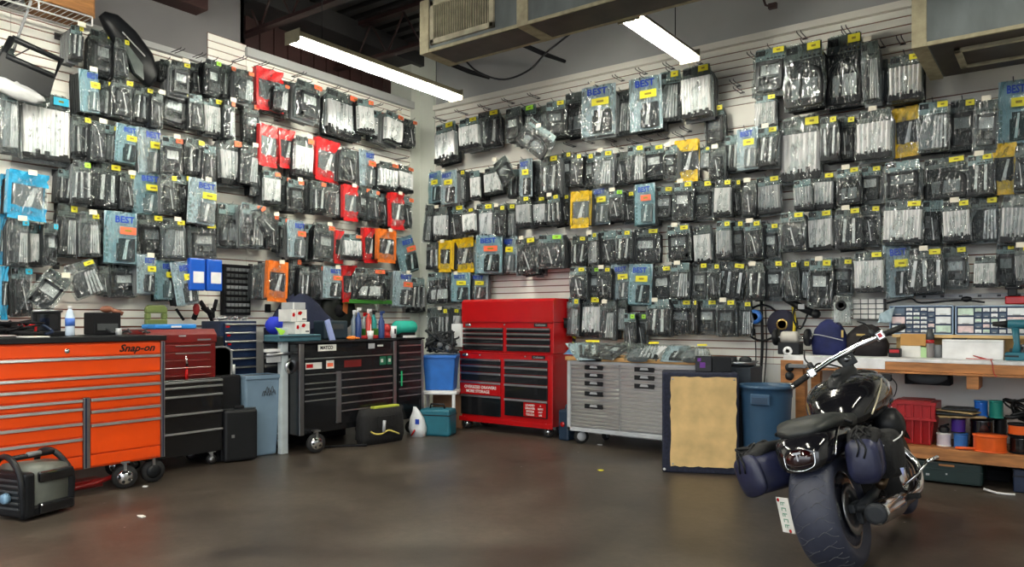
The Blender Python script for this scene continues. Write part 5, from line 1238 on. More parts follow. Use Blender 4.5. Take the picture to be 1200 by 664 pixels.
# drawers organisers on a riser
yo = -.30; RZ = zb_(1080, 391.5, yo)
t = thing('riser_shelf', 'unfinished wooden riser shelf at the back of the workbench under the blue bins', 'shelf', (onb(1046, yo), 0, 0))
wr = onb(1200, yo)-onb(1046, yo)+1.0
MB().box(0, wr, yo-.02, -.03, RZ-.03, RZ-.002).build('shelf_board', mat('tan_plywood', (.70, .48, .21)), t, .003); MB().box(0, wr, -.10, -.06, zt_b+.002, RZ-.03).build('shelf_back', mat('tan_plywood', (.70, .48, .21)), t)
binb = mat('blue_bin_frame', (.02, .05, .12), .4); clr = mat('frosted_bin_drawer', (.84, .87, .88), .25, var=.12, scale=14); tints = [clr, mat('bin_rose', (.80, .62, .62), .3, var=.2, scale=20), mat('bin_mint', (.6, .75, .62), .3, var=.2, scale=20), mat('bin_slate', (.10, .15, .22), .4, var=.2)]
def bins(px0, px1, lab, cols_, seed):
    x0 = onb(px0, yo); x1 = onb(px1, yo); zt = zb_((px0+px1)/2, 358, yo); W = x1-x0; H = zt-RZ; rn = random.Random(seed)
    t = thing('parts_cabinet', lab, 'parts cabinet', (x0, yo, RZ)); m = MB(); e = .012
    m.box(0, W, .01, .16, 0, H); m.box(0, W, -.01, .01, 0, e); m.box(0, W, -.01, .01, H-e, H); m.box(0, e, -.01, .01, 0, H); m.box(W-e, W, -.01, .01, 0, H); m.build('frame', binb, t, .002)
    lam = mat('pale_blue_trim', (.30, .42, .58), .4)
    MB().box(-.002, W+.002, -.013, -.009, H-.008, H+.001).box(-.002, W+.002, -.013, -.009, -.001, .008).box(-.003, .006, -.013, -.009, 0, H).box(W-.006, W+.003, -.013, -.009, 0, H).build('pale_edge', lam, t)
    x = e
    tot = sum(c[0] for c in cols_); s = (W-2*e)/tot
    for (cw, rows) in cols_:
        hh = (H-2*e)/rows
        for r in range(rows):
            q = MB().box(x+.006, x+cw*s-.006, -.008, .008, e+hh*r+.006, e+hh*(r+1)-.010); o = q.build('small_drawer', tints[rn.choice((0, 0, 0, 0, 1, 2, 3))], t, .002)
            MB().box(x+cw*s*.3, x+cw*s*.7, -.016, -.008, e+hh*r+.008, e+hh*r+.016).build('tab', lgr, o)
        x += cw*s
bins(1043, 1117, 'blue small-parts drawer cabinet on the riser, behind the wooden block and spray can', [(2, 3), (1, 6), (1, 6), (1, 6), (1, 5), (2.2, 3)], 1)
bins(1120, 1205, 'blue small-parts drawer cabinet on the riser, behind the cordless drill', [(2.4, 3), (1.1, 5), (1.1, 5), (1.1, 5), (1.1, 5), (2.6, 3)], 5)
# metal rail above + red tool
x0 = onb(1072, -.1); zq = zb_(1130, 346.5, -.1)
t = thing('metal_rail', 'long grey slotted metal rail on the back wall above the blue bins', 'rail', (x0, -.03, zq)); MB().box(0, 2.2, -.03, 0, -.022, .022).build('rail_strip', lgr, t, .002)
m = MB()
for k in range(14): m.box(.06+.15*k, .09+.15*k, -.033, -.03, -.010, .010)
m.build('slot', char, t)
t = thing('caulking_gun', 'red and black tool lying on top of a blue drawer cabinet', 'tool', (onb(1178, -.2), -.22, zb_(1178, 357, -.2)+.005))
MB().box(.0, .30, -.04, .04, 0, .07).build('red_body', redp, t, .01); m = MB(); m.box(.02, .09, -.03, .03, .07, .15); m.box(-.0, .13, -.035, .035, .13, .16); m.build('black_head', blk, t, .008)
x = onb(1052, -.25); z = zb_(1100, 358, -.25)+.008
o = MB().tube(smooth([(x-.1, -.24, z+.02), (x+.1, -.22, z+.06), (x+.2, -.25, z+.02), (x+.5, -.22, z+.04), (x+.7, -.25, z+.02)], 6), .009, 6).ball((x+.56, -.22, z+.05), .035, 8, (1.3, .8, .8), .1).build('cable', blk); tag(o, 'black cable trailing over the tops of the blue drawer cabinets', 'cable')
# white drawer grid tray on wall
x0, z1 = BY(1000, 350, -.14); x1, z0 = BY(1036, 374, -.14)
t = thing('grid_tray', 'white plastic tray of square compartments hung on the wall beside the blue cabinets', 'tray', (x0, -.14, z0)); W, H = x1-x0, z1-z0
MB().box(0, W, 0, .10, 0, H).build('tray_back', gry, t)
m = MB()
for i in range(4):
    for j in range(4): m.box(W*i/4+.005, W*(i+1)/4-.005, -.02, 0, H*j/4+.005, H*(j+1)/4-.005)
m.build('compartment', mat('ivory_plastic', (.9, .87, .84), .4), t, .003)
# clear bag with ring
x0, z1 = BY(975, 346, -.4); x1, z0 = BY(999, 381, -.4); W, H = x1-x0, z1-z0
t = thing('clear_pouch', 'clear grey bag with a round black part, hanging beside the white grid tray', 'bag', ((x0+x1)/2, -.40, z1))
o = bpy.data.objects.new('bag', BAGS[1]); C.objects.link(o); o.parent = t; o.scale = (W, .08, H); o = bpy.data.objects.new('insert', STYLES['W', 0][0][1]) if ('W', 0) in STYLES else None
if o: C.objects.link(o); o.parent = t; o.scale = (W*.9, .05, H); 
MB().lathe([(.025, -.045), (.05, -.045), (.05, -.055), (.025, -.055), (.025, -.045)], (0, 0, -.10), 'y', 20).build('ring', blk, t); MB().tube([(0, 0, 0), (0, .38, 0)], .004, 5).build('hook', hookm, t)
# wood block, white pad, spray can, white box, drill etc.
def bt_(px, y): return (onb(px, y), y, zt_b+.001)
yq = -.42
def blk_thing(name, lab, cat, px0, px1, py0, m_, y=yq, z=zt_b+.001, d=.12, bev=.004, part='block_body'):
    x0, x1 = onb(px0, y), onb(px1, y); H = zb_((px0+px1)/2, py0, y)-z
    t = thing(name, lab, cat, (x0, y, z)); MB().box(0, x1-x0, 0, d, 0, H).build(part, m_, t, bev); return t, x1-x0, H
t, W, H = blk_thing('paper_stack', 'stack of white papers on the workbench under the wooden block', 'papers', 1055, 1079, 405, whs, part='sheets')
MB().box(W-.0, W+.05, .0, .1, 0, H*.9).build('green_pad', mat('pale_green_paper', (.4, .6, .3), .7), t)
o = MB().box(onb(1055, yq), onb(1085, yq), yq, yq+.12, zt_b+.002+H, zb_(1070, 391, yq)).build('wooden_block', mat('tan_plywood', (.70, .48, .21)), None, .004); o.data.materials[0] = mat('orange_cardboard', (.50, .26, .07), .6, var=.1); tag(o, 'light brown wooden block lying on the white papers on the workbench', 'block')
t = thing('spray_can', 'spray can with a red band standing on the workbench between the block and white box', 'spray can', bt_(1090, -.40))
h = zb_(1090, 385, -.4)-zt_b
MB().lathe([(.033, 0), (.034, .01), (.034, h*.5)], n=18).build('can_base', mat('can_grey', (.2, .18, .18), .35), t); MB().lathe([(.0345, h*.5), (.0345, h*.62)], n=18).build('red_band', redp, t); MB().lathe([(.034, h*.62), (.034, h*.78), (.024, h*.86), (.022, h), (0, h)], n=18).build('cap', char, t)
MB().cyl((.06, .02, 0), (.06, .02, h*.45), .035, n=14).build('side_can', gry, t)
t, W, H = blk_thing('white_box', 'long plain white box standing on the workbench below the blue bins', 'box', 1104, 1176, 398, wht, y=-.45, d=.16, part='carton_body'); MB().box(W*.15, W*.4, .03, .12, H, H+.012).build('dark_rag', blk, t, .004)
MB().box(.0, W, -.001, .0, H-.02, H-.017).build('lid_edge', lgr, t)
t = thing('cordless_drill', 'teal and black cordless drill standing on the workbench', 'drill', (onb(1186, -.5), -.5, zt_b+.001)); tl = mat('teal_tool_plastic', (.01, .12, .17), .4); hz = zb_(1186, 374, -.5)-zt_b
m = MB(); m.cyl((-.03, 0, hz*.88), (.14, 0, hz*.88), .038, .042, 16); m.build('motor_body', tl, t); MB().cyl((-.14, 0, hz*.88), (-.03, 0, hz*.88), .018, .032, 14).build('chuck', blk, t)
m = MB(); m.loft([(.02, .03, 0, .045, .035, 3), (hz*.4, .035, 0, .022, .02, 3), (hz*.85, .02, 0, .03, .025, 3)], 'z', 14); m.build('grip', tl, t); MB().box(-.05, .10, -.05, .05, 0, .07).build('battery', tl, t, .012); MB().box(-.052, .05, -.051, .051, .03, .045).build('battery_band', blk, t)
t = thing('work_cloth', 'dark tool roll lying on the workbench beside the cordless drill', 'cloth', (onb(1200, -.45), -.45, zt_b+.001)); m = MB().loft([(-.1, 0, .05, .07, .05, 2.5), (.0, 0, .06, .08, .06, 2.5), (.12, 0, .06, .07, .055, 2.5)], 'x', 14); m.build('roll_body', drk, t)
MB().cyl((-.02, -.03, .12), (.05, .0, .14), .015, n=8).build('strap_end', steel, t)
o = MB().tube(smooth([(0, 0, .005), (.1, -.04, .006), (.2, -.05, .006), (.12, .03, .006), (.05, .05, .03), (.16, -.10, .01), (.2, -.19, .0), (.22, -.21, -.1), (.24, -.215, -.13)], 5), .004, 5).build('red_cord', mat('dull_red_plastic', (.4, .02, .02))); o.location = (onb(1132, -.55), -.55, zt_b+.004); tag(o, 'thin red looped cord hanging over the workbench edge', 'cord')
t = thing('marker_tin', 'red and grey small battery box on the workbench behind the motorcycle grip', 'box', (onb(1041, -.5), -.5, zt_b+.001)); MB().box(0, .10, 0, .1, 0, .08).build('case_body', blk, t, .008); MB().box(.01, .09, -.003, .0, .04, .07).build('red_panel', redp, t)
# bench grinder
x = onb(922, -.5); t = thing('bench_grinder', 'bench grinder with a pale motor body on the workbench over the round sockets', 'grinder', (x, -.5, zt_b+.001)); hg = zb_(922, 395, -.5)-zt_b
MB().lathe([(0, -.0), (.052, .0), (.06, .02), (.06, .145), (.052, .165), (0, .165)], (-.05, 0, hg), 'x', 22).build('motor_body', mat('almond_enamel', (.55, .52, .47), .35), t)
for q in (-.105, .20): MB().lathe([(0, -.022), (.075, -.022), (.085, -.01), (.085, .02), (.06, .028), (0, .028)], (q, 0, hg), 'x', 22).build('wheel_guard', blk, t)
m = MB(); m.cyl((-.14, 0, hg), (-.05, 0, hg), .016); m.cyl((.115, 0, hg), (.24, 0, hg), .016); m.build('shaft', chrome, t)
MB().box(-.07, .14, -.07, .08, 0, hg-.05).build('base', blk, t, .01); MB().lathe([(.02, -.004), (.045, -.004), (.045, .002), (.02, .002), (.02, -.004)], (.03, -.072, .035), 'y', 18).build('round_switch', wht, t)
# navy bag, dark bag
def softbag(name, lab, px0, px1, py0, y, m_, seed):
    x0, x1 = onb(px0, y), onb(px1, y); H = zb_((px0+px1)/2, py0, y)-zt_b; W = x1-x0; t = thing(name, lab, 'bag', (x0, y, zt_b+.001)); rn = random.Random(seed)
    MB().loft([(0, W/2, .12, W*.47, .11, 4), (H*.35, W/2, .12, W*.52, .12, 4), (H*.7, W*.48, .12, W*.42, .10, 3), (H*.9, W*.5, .12, W*.28, .07, 2.5), (H, W*.5, .12, W*.12, .03, 2)], 'z', 22).build('bag_body', m_, t); return t, W, H
t, W, H = softbag('duffel_bag', 'navy blue tool duffel bag standing on the workbench beside the grinder', 949, 990, 374, -.48, mat('navy_canvas', (.008, .014, .085), .8, var=.3, bump=.4, bscale=20), 1)
MB().tube(smooth([(-.02, -.0, H*.55), (W*.2, -.012, H*.57), (W*.5, -.012, H*.52), (W*.95, .0, H*.42)], 5), .005, 5).build('pale_piping', lgr, t)
m = MB(); m.box(W*.9, W*.96, -.0, .01, H*.5, H*.7); m.build('buckle', mat('brass', (.5, .35, .12), .3, 1.), t)
t, W, H = softbag('duffel_bag', 'brown-black tool bag standing on the workbench behind the handlebar', 988, 1038, 380, -.44, mat('brown_black_canvas', (.010, .007, .009), .8, bump=.4, bscale=20), 2)
MB().box(W*.32, W*.52, -.004, .004, H*.64, H*.70).build('gold_label', mat('brass', (.5, .35, .12)), t)
# clear film over bag right
t = thing('plastic_wrap', 'crumpled clear blue wrap hanging between the white grid tray and a blue cabinet', 'wrap', (onb(1036, -.38), -.38, zb_(1036, 368, -.38)), 0)
MB().grid(lambda u, v: Vector((-.06+.12*u+.03*v, .015*math.sin(u*9+v*6), -.08+.15*v*(.6+.4*u))), 10, 8).build('film', mat('pale_blue_film', (.38, .5, .56), .25, coat=.4), t).modifiers.new('s', 'SOLIDIFY').thickness = .004
MB().cyl((0, .02, .05), (0, .34, .05), .004, n=5).build('hook', hookm, t)
# wall hung: blue tape, hose ring, dark disc, yellow strap
def ring(name, lab, cat, px, py, y, R, r, m_, pname, w=.03):
    x, z = BY(px, py, y); t = thing(name, lab, cat, (x, y, z)); MB().lathe([(r, -w), (R, -w), (R, w), (r, w), (r, -w)], (0, 0, 0), 'y', 30).build(pname, m_, t); MB().cyl((0, -w, r*.8), (0, -y-.03, r*.8), .006, n=6).build('hook', hookm, t); return t
ring('tape_roll', 'bright blue tape roll hanging on the back wall above the trash can', 'tape', 884.5, 371, -.16, .075, .04, mat('tape_blue', (.03, .16, .55), .4), 'tape')
x, z = BY(893, 378, -.10); t = thing('hose_coil', 'thin black cable coil hanging on the back wall behind the blue tape roll', 'coil', (x, -.10, z))
MB().tube([(.19*math.cos(a*.2618), .008*math.sin(a), .19*math.sin(a*.2618)) for a in range(25)], .012, 7).build('coil_loop', blk, t)
t = ring('grinding_disc', 'large dark navy disc hanging on the back wall between the blue tape and yellow strap', 'disc', 917, 380, -.18, .155, .05, mat('dark_navy_felt', (.014, .014, .035), .8), 'disc_body', .02)
MB().lathe([(.045, -.024), (.06, -.024), (.06, .0), (.045, .0), (.045, -.024)], (0, 0, 0), 'y', 20).build('hub_ring', mat('brass', (.5, .35, .12)), t)
x, z = BY(930, 375, -.2); o = MB().tube(smooth([(-.01, 0, .14), (.0, 0, .10), (.01, 0, 0), (.005, 0, -.12), (.0, 0, -.15)], 4), [.016]*17, 8).build('yellow_strap', mat('yellow_rubber', (.75, .58, .02), .5)); o.location = (x, -.2, z); tag(o, 'thick yellow strap hanging on the back wall beside the dark navy disc', 'strap')
x, z = BY(944, 362, -.25); t = thing('angle_grinder', 'black power tool with a cord hanging under the packets above the workbench bags', 'power tool', (x, -.25, z))
m = MB(); m.tube([(-.22, 0, .12), (-.05, 0, .02), (.07, 0, -.04)], [.03, .04, .035], 10); m.ball((.10, 0, -.05), .05, 10); m.tube(smooth([(-.1, 0, .05), (-.12, 0, -.1), (-.05, 0, -.2), (.02, 0, -.05)], 4), .010, 6); m.build('tool_body', blk, t); MB().box(-.06, -.0, -.05, -.03, .0, .05).build('label_patch', lgr, t); MB().cyl((0, 0, .1), (0, .22, .1), .006, n=5).build('hook', hookm, t)
# cords down from coil
for i, (px, a, b, r, lab) in enumerate(((884.5, 385, 455, .006, 'short thin'), (892, 350, 460, .016, 'thick'), (897, 360, 456, .007, 'long thin'))):
    x, z0_ = BY(px, a, -.08); _, z1_ = BY(px, b, -.08); o = MB().tube(smooth([(x, -.08, z0_), (x+.01, -.075, (z0_+z1_)/2), (x-.02, -.08, z1_)], 5), r, 6).build('hanging_cable', blk); tag(o, lab+' black cable hanging down the slats above the trash can', 'cable')
# speaker under the bench
x0, x1 = onb(1060, -.5), onb(1114, -.5); z1, z0 = zf-.012, zb_(1090, 451, -.5)
t = thing('car_speaker', 'flat black speaker mounted under the workbench', 'speaker', (x0, -.5, z0)); W, H = x1-x0, z1-z0+.02
MB().box(0, W, 0, .2, 0, H).build('cabinet_body', blkm, t, .008); MB().lathe([(0, -.004), (.05, -.01), (.12, -.004), (.13, 0)], (W*.5, 0, H*.55), 'y', 24, M=Matrix.Diagonal((1.3, 1, .48))).build('cone', char, t)
# chrome clamp and cable under bench
t = thing('inspection_lamp', 'small black and chrome lamp hanging under the workbench front by the motorcycle tank', 'lamp', (onb(1031, -.74), -.76, zb_(1031, 442, -.74)))
MB().box(-.08, .10, -.02, .03, -.03, .035).build('lamp_body', blk, t, .01); MB().cyl((-.08, -.03, .0), (.04, -.03, -.01), .014, n=10).build('chrome_tube', chrome, t); MB().tube(smooth([(.10, 0, 0), (.14, 0, -.06), (.12, 0, -.16), (.05, .02, -.22)], 5), .005, 5).build('cord', blk, t)
# red crate on the lower shelf
crm = mat('crate_red', (.36, .008, .012), .4, var=.12)
x0, x1 = onb(1046, -.58), onb(1095, -.58); z1 = zb_(1070, 471, -.58); W, H = x1-x0, z1-ZS
t = thing('storage_crate', 'red plastic crate on the lower shelf of the workbench behind the motorcycle', 'crate', (x0, -.60, ZS))
MB().frust(0, W, 0, .38, 0, H*.62, .03).frust(-.012, W+.012, -.012, .392, H*.62, H, .004).build('crate_body', crm, t, .006)
m = MB()
for k in range(5): m.box(W*(.1+.2*k)-.008, W*(.1+.2*k)+.008, -.022, -.0, H*.05, H*.98)
m.box(-.02, W+.02, -.026, -.008, H*.58, H*.64); m.box(-.02, W+.02, -.026, -.008, H-.02, H+.01); m.build('rib', crm, t, .003)
MB().box(.03, W-.03, .03, .35, H-.01, H+.015).build('crate_lid', crm, t, .006)
# spools
def spool(name, lab, px, pyb, pyt, wpx, c, y, z=None, flange=blk, fr=1.0, core=None):
    x = onb(px, y); zb0 = zb_(px, pyb, y) if z is None else z; zt = zb_(px, pyt, y); r = (onb(px+wpx/2, y)-onb(px-wpx/2, y))/2; h = zt-zb0
    t = thing(name, lab, 'spool', (x, y, zb0), 0, 'wire spools on the lower shelf')
    prof = [(r*.98, .012)]
    n = 6
    for k in range(n): prof += [(r, .012+(h-.024)*(k+.3)/n), (r*.97, .012+(h-.024)*(k+1)/n)]
    MB().lathe([(0, .012)]+prof+[(0, h-.012)], n=24).build('wire_winding', c, t); m = MB(); m.lathe([(0, 0), (r*1.05*fr, 0), (r*1.05*fr, .012), (0, .012)], n=24); m.lathe([(0, h-.012), (r*1.05*fr, h-.012), (r*1.05*fr, h), (0, h)], n=24); m.build('flange', flange, t); return x, zt
yS = -.52
X, Z1 = spool('wire_spool', 'white wire spool on the lower shelf under a small black fitting', 1106, 521.5, 507, 17, mat('lilac_white_wire', (.62, .58, .66), .4), yS, ZS, wht)
X, Z2 = spool('wire_spool', 'light blue wire spool on the lower shelf under the purple one', 1126, 521.5, 507, 17, mat('sky_blue_wire', (.03, .16, .5), .4), yS, ZS, mat('sky_blue_flange', (.02, .12, .4), .4))
spool('wire_spool', 'purple wire spool standing on the light blue one', 1123, 507, 489, 17, mat('purple_wire', (.045, .015, .22), .4), yS, Z2+.001)
X, Z3 = spool('wire_spool', 'black wire spool on the lower shelf between purple and orange wire', 1151, 521, 488, 30, blkg, -.40, ZS, blkm)
spool('wire_spool', 'bright blue wire spool on top of the black spool', 1149.5, 487, 469, 16, mat('bright_blue_wire', (.01, .12, .55), .4), -.42, Z3+.001, mat('bright_blue_flange', (.02, .2, .65), .4))
spool('wire_spool', 'teal green wire spool on top of the black spool beside the bright blue one', 1167.5, 487, 469, 17, mat('teal_green_wire', (.01, .22, .18), .4), -.42, Z3+.001, mat('teal_green_flange', (.02, .3, .25), .4))
spool('wire_spool', 'black spool standing on the lower shelf beneath the teal green spool', 1172, 521, 488, 16, blk, -.3, ZS, blkm)
ow = mat('orange_cable', (.80, .12, .015), .45)
X, Z4 = spool('cable_reel', 'flat orange cable reel on the lower shelf', 1160, 525.5, 509, 40, ow, -.60, ZS, ow)
o = MB().tube(smooth([(X-.10, -.66, ZS+.02), (X-.2, -.69, ZS+.02), (X-.24, -.68, ZS+.015), (X-.16, -.66, ZS+.015)], 4), .012, 6).build('orange_cord_end', ow); tag(o, 'loose end of orange cable lying before the flat orange reel', 'cable')
X, Z5 = spool('cable_reel', 'black reel standing on the lower shelf under an orange cable reel', 1196, 524, 510, 26, blkg, -.55, ZS, blkm)
X, Z6 = spool('cable_reel', 'orange cable reel on top of a black reel', 1196, 510, 496, 30, ow, -.55, Z5+.001, blkm)
t = thing('cable_heap', 'black cables and brackets heaped on an orange reel', 'cables', (X, -.52, Z6+.002)); m = MB(); rn = random.Random(17)
for k in range(9): m.tube(smooth([(rn.uniform(-.16, .2), rn.uniform(-.1, .1), rn.uniform(.01, .20)) for _ in range(4)], 4), rn.uniform(.008, .018), 6)
m.build('cable', blk, t)
# magazines / visor heap
t = thing('paper_heap', 'heap of dark flat panels with tan edges lying on the purple spool', 'panels', (onb(1120, -.5), -.48, zb_(1120, 489, -.5)+.004)); m = MB(); m2 = MB()
for k in range(4):
    a = rn.uniform(-.3, .3); M = Matrix.Translation((rn.uniform(-.03, .05), 0, .012+.022*k)) @ Matrix.Rotation(a, 4, 'Z') @ Matrix.Rotation(rn.uniform(-.06, .1), 4, 'Y')
    (m if k % 2 else m2).cbox((0, 0, 0), (.36-.03*k, .24, .014), M)
m.build('dark_panel', drk, t, .003); m2.build('tan_panel', mat('tan_card', (.35, .25, .12), .6), t, .003)
o = MB().ball((0, 0, .03), .04, 10, (1.2, .8, .8), .15).tube([(-.03, 0, .05), (.04, 0, .08)], .01, 6).build('small_fitting', blk); o.location = (onb(1106, yS), yS, Z1+.002); tag(o, 'small black fitting on the white wire spool', 'fitting')
# dark green case and stuff on the floor under the bench
t = thing('power_tool_case', 'long dark green plastic case on the floor under the workbench shelf', 'case', (0, 0, 0)); yc_ = -.74
x0, x1 = BY(1050, 550, yc_)[0], BY(1151, 550, yc_)[0]; H = zs0-.012; t.location = (x0, yc_+.06, 0); W = x1-x0
dgm = mat('dark_green_case', (.006, .022, .022), .45)
MB().box(0, W, 0, .4, .015, H).build('case_shell', dgm, t, .02); m = MB(); m.box(W*.3, W, -.006, 0, H*.62, H*.66); m.box(.02, W-.02, -.004, 0, H*.12, H*.15); m.build('moulded_rib', dgm, t); MB().box(W*.35, W*.39, -.014, 0, H*.34, H*.42).box(W*.58, W*.60, -.012, 0, H*.44, H*.50).build('latch', lgr, t)
MB().box(W*.50, W*.68, -.004, .0, H*.80, H*.88).build('brown_label', woodm, t)
o = MB().tube(smooth([(onb(1153, -.8), -.82, .03), (onb(1170, -.8), -.84, .012), (onb(1190, -.8), -.82, .012)], 5), .010, 6).build('white_cable', wht); tag(o, 'white cable lying on the floor beside the dark green case', 'cable')
x = BY(1187, 560, -.7)[0]; t = thing('floor_box', 'dark navy box on the floor under the workbench shelf', 'box', (x, -.66, 0)); MB().box(0, .5, 0, .4, 0, zs0-.02).build('box_body', navyp, t, .01); MB().box(.0, .5, -.004, 0, .13, .14).build('seam', blk, t)
o = MB().box(onb(1151, -.2), onb(1185, -.2), -.25, -.05, 0, .10).build('dark_mat', blkm, None, .01); tag(o, 'low black block on the floor under the bench behind the white cable', 'block')
# ================================================================ MOTORCYCLE
HEAD = R_(36.4-39); LEAN = R_(-15)
x, y = FZ(992, 672)
bike = thing('motorcycle', 'black cruiser motorcycle with a very wide rear tyre and saddlebags, leaning on its stand', 'motorcycle', (x, y, .018), rot=(0, LEAN, HEAD))
tire_m = bpy.data.materials.new('tyre_tread'); tire_m.use_nodes = True
def tyre_mat():
    nt = tire_m.node_tree; N = nt.nodes; L = nt.links; b = N['Principled BSDF']; b.inputs['Roughness'].default_value = .55
    tc = N.new('ShaderNodeTexCoord'); n = N.new('ShaderNodeTexNoise'); n.inputs['Scale'].default_value = 14; n.inputs['Detail'].default_value = 6; L.new(tc.outputs['Object'], n.inputs['Vector'])
    r = N.new('ShaderNodeValToRGB'); r.color_ramp.elements[0].color = (.018, .021, .038, 1); r.color_ramp.elements[1].color = (.040, .046, .075, 1); L.new(n.outputs['Fac'], r.inputs[0]); L.new(r.outputs[0], b.inputs['Base Color'])
tyre_mat()
RR, RWD = .335, .125
def tread(r, w, parent, name='rear_wheel', groove=True, hubm=chrome, cy=0.):
    wh = bpy.data.objects.new(name, None); C.objects.link(wh); wh.parent = parent; wh.location = (0, cy, r)
    prof = []
    for k in range(17):
        a = -math.pi/2*1.02+math.pi*1.02*k/16; prof.append((r-.075+.075*max(0, math.cos(a))**.8, w*math.sin(a)))
    prof = [(r*.62, -w*.8)]+prof+[(r*.62, w*.8)]
    MB().lathe(prof, (0, 0, 0), 'x', 64).build('tyre', tire_m, wh)
    if groove:
        g = MB()
        def surf(a, s, lift=.0012):       # s -1..1 across the tread
            t = s*math.pi/2*.86; rr = r-.075+.075*max(0, math.cos(t))**.8+lift; return Vector((w*math.sin(t), rr*math.cos(a), rr*math.sin(a)))
        for k in range(26):
            a0 = 2*math.pi*k/26
            for sg in (-1, 1):
                path = [(0+(.12 if sg > 0 else 0), .06), (.05, .30), (.13, .52), (.17, .78)]
                pts = [surf(a0+(.12 if sg > 0 else 0)+p, sg*s, .0006) for p, s in path]
                g.tube(smooth(pts, 4), .0021, 4)
                g.tube([surf(a0+.06+(.12 if sg > 0 else 0), sg*.32, .0006), surf(a0+.0+(.12 if sg > 0 else 0), sg*.62, .0006)], .0019, 4)
        g.build('tread_groove', mat('worn_groove', (.085, .09, .10), .8), wh)
    rim = MB()
    for sg in (-1, 1):
        rim.lathe([(r*.60, sg*w*.80), (r*.70, sg*w*.86), (r*.72, sg*w*.80), (r*.60, sg*w*.4), (r*.60, sg*w*.80)], (0, 0, 0), 'x', 48)
    rim.lathe([(0, -w*.6), (.06, -w*.6), (.06, w*.7), (.03, w*.85), (0, w*.85)], (0, 0, 0), 'x', 20)
    rim.build('rim', hubm, wh)
    sp = MB()
    for k in range(5):
        a = 2*math.pi*k/5+.3
        for da in (-.09, .09):
            sp.tube([(w*.55, .05*math.cos(a), .05*math.sin(a)), (w*.6, r*.66*math.cos(a+da), r*.66*math.sin(a+da))], [.022, .014], 6)
    sp.build('spoke', chrome if hubm is chrome else hubm, wh)
    return wh
rw = tread(RR, RWD, bike)
MB().lathe([(.09, .118), (.145, .118), (.145, .124), (.09, .124), (.09, .118)], (0, 0, 0), 'x', 36).build('brake_disc', steel, rw)
MB().box(.10, .15, .05, .13, -.10, -.02).box(.11, .15, -.05, .12, -.02, .03).build('caliper', drk, rw, .01)
fw_ = tread(.33, .065, bike, 'front_wheel', False, chrome, 1.60)
# swing arm + frame
m = MB(); m.tube([(.17, 0, RR), (.17, .3, .36), (.14, .55, .38)], .03, 10); m.tube([(-.17, 0, RR), (-.17, .3, .36), (-.14, .55, .38)], .03, 10); m.cyl((-.20, 0, RR), (.20, 0, RR), .02)
m.build('swing_arm', drk, bike)
m = MB(); m.tube([(.12, .45, .70), (.14, .55, .35), (.14, .7, .20), (.14, 1.15, .20), (.08, 1.35, .55), (.02, 1.42, .85)], .022, 8); m.tube([(-.12, .45, .70), (-.14, .55, .35), (-.14, .7, .20), (-.14, 1.15, .20), (-.08, 1.35, .55), (-.02, 1.42, .85)], .022, 8); m.build('frame', blk, bike)
# rear fender / tail
def loft_(secs, name, m_, parent=bike, n=24, ax='y'): return MB().loft(secs, ax, n).build(name, m_, parent)
loft_([(-.27, 0, .655, .085, .055, 2.4), (-.25, 0, .675, .125, .085, 2.6), (-.18, 0, .70, .160, .105, 2.8), (-.02, 0, .72, .175, .105, 3), (.20, 0, .72, .175, .09, 3), (.40, 0, .72, .15, .07, 3)], 'tail_fender', blkg)
lr = mat('smoked_red_lens', (.014, .001, .0015), .08, coat=.8)
loft_([(-.292, 0, .665, .040, .022, 2.2), (-.278, 0, .668, .075, .045, 2.2), (-.26, 0, .672, .088, .055, 2.2)], 'tail_light', lr)
m = MB(); m.tube(smooth([(-.085, -.262, .70), (-.078, -.278, .635), (-.03, -.292, .612), (.03, -.292, .612), (.078, -.278, .635), (.085, -.262, .70)], 5), .0035, 6); m.box(-.022, .022, -.296, -.286, .700, .712); m.box(-.004, .004, -.300, -.29, .665, .70)
m.build('chrome_trim', chrome, bike)
MB().tube(smooth([(.165, -.17, .66), (.172, -.10, .74), (.168, .02, .80)], 5), .005, 6).build('side_trim', chrome, bike)
# seat
loft_([(-.20, 0, .80, .06, .015, 2.5), (-.16, 0, .815, .13, .035, 2.6), (.0, 0, .835, .185, .05, 2.8), (.14, 0, .825, .19, .055, 2.8), (.28, 0, .80, .16, .05, 2.8), (.45, 0, .79, .15, .05, 2.8), (.58, 0, .81, .12, .04, 2.6)], 'seat', mat('seat_vinyl', (.014, .017, .017), .5, bump=.2, bscale=25))
# tank
loft_([(.50, 0, .80, .09, .05, 2.4), (.56, 0, .83, .15, .10, 2.5), (.68, 0, .87, .215, .145, 2.6), (.85, 0, .90, .258, .165, 2.6), (1.02, 0, .91, .262, .165, 2.6), (1.18, 0, .91, .22, .14, 2.5), (1.28, 0, .90, .13, .09, 2.3)], 'fuel_tank', blkg, n=32)
loft_([(.66, 0, 1.00, .03, .02, 2), (.72, 0, 1.025, .055, .035, 2.2), (.84, 0, 1.05, .075, .045, 2.3), (1.0, 0, 1.075, .085, .05, 2.4), (1.10, 0, 1.09, .06, .04, 2.2)], 'tank_console', blk, n=20)
MB().lathe([(0, 0), (.03, .0), (.034, -.006), (.034, -.02)], (0, .80, 1.095), 'z', 18).build('fuel_cap', drk, bike)
MB().tube([(.0, .70, 1.050), (-.006, .725, 1.058), (.004, .74, 1.064), (.0, .765, 1.07)], .004, 5).build('emblem', chrome, bike)
m = MB(); m.tube(smooth([(.205, .60, .80), (.232, .68, .87), (.248, .80, .945), (.24, .92, 1.0)], 6), .0055, 6); m.build('tank_stripe', mat('pale_gold_trim', (.6, .55, .42), .3, .8), bike)
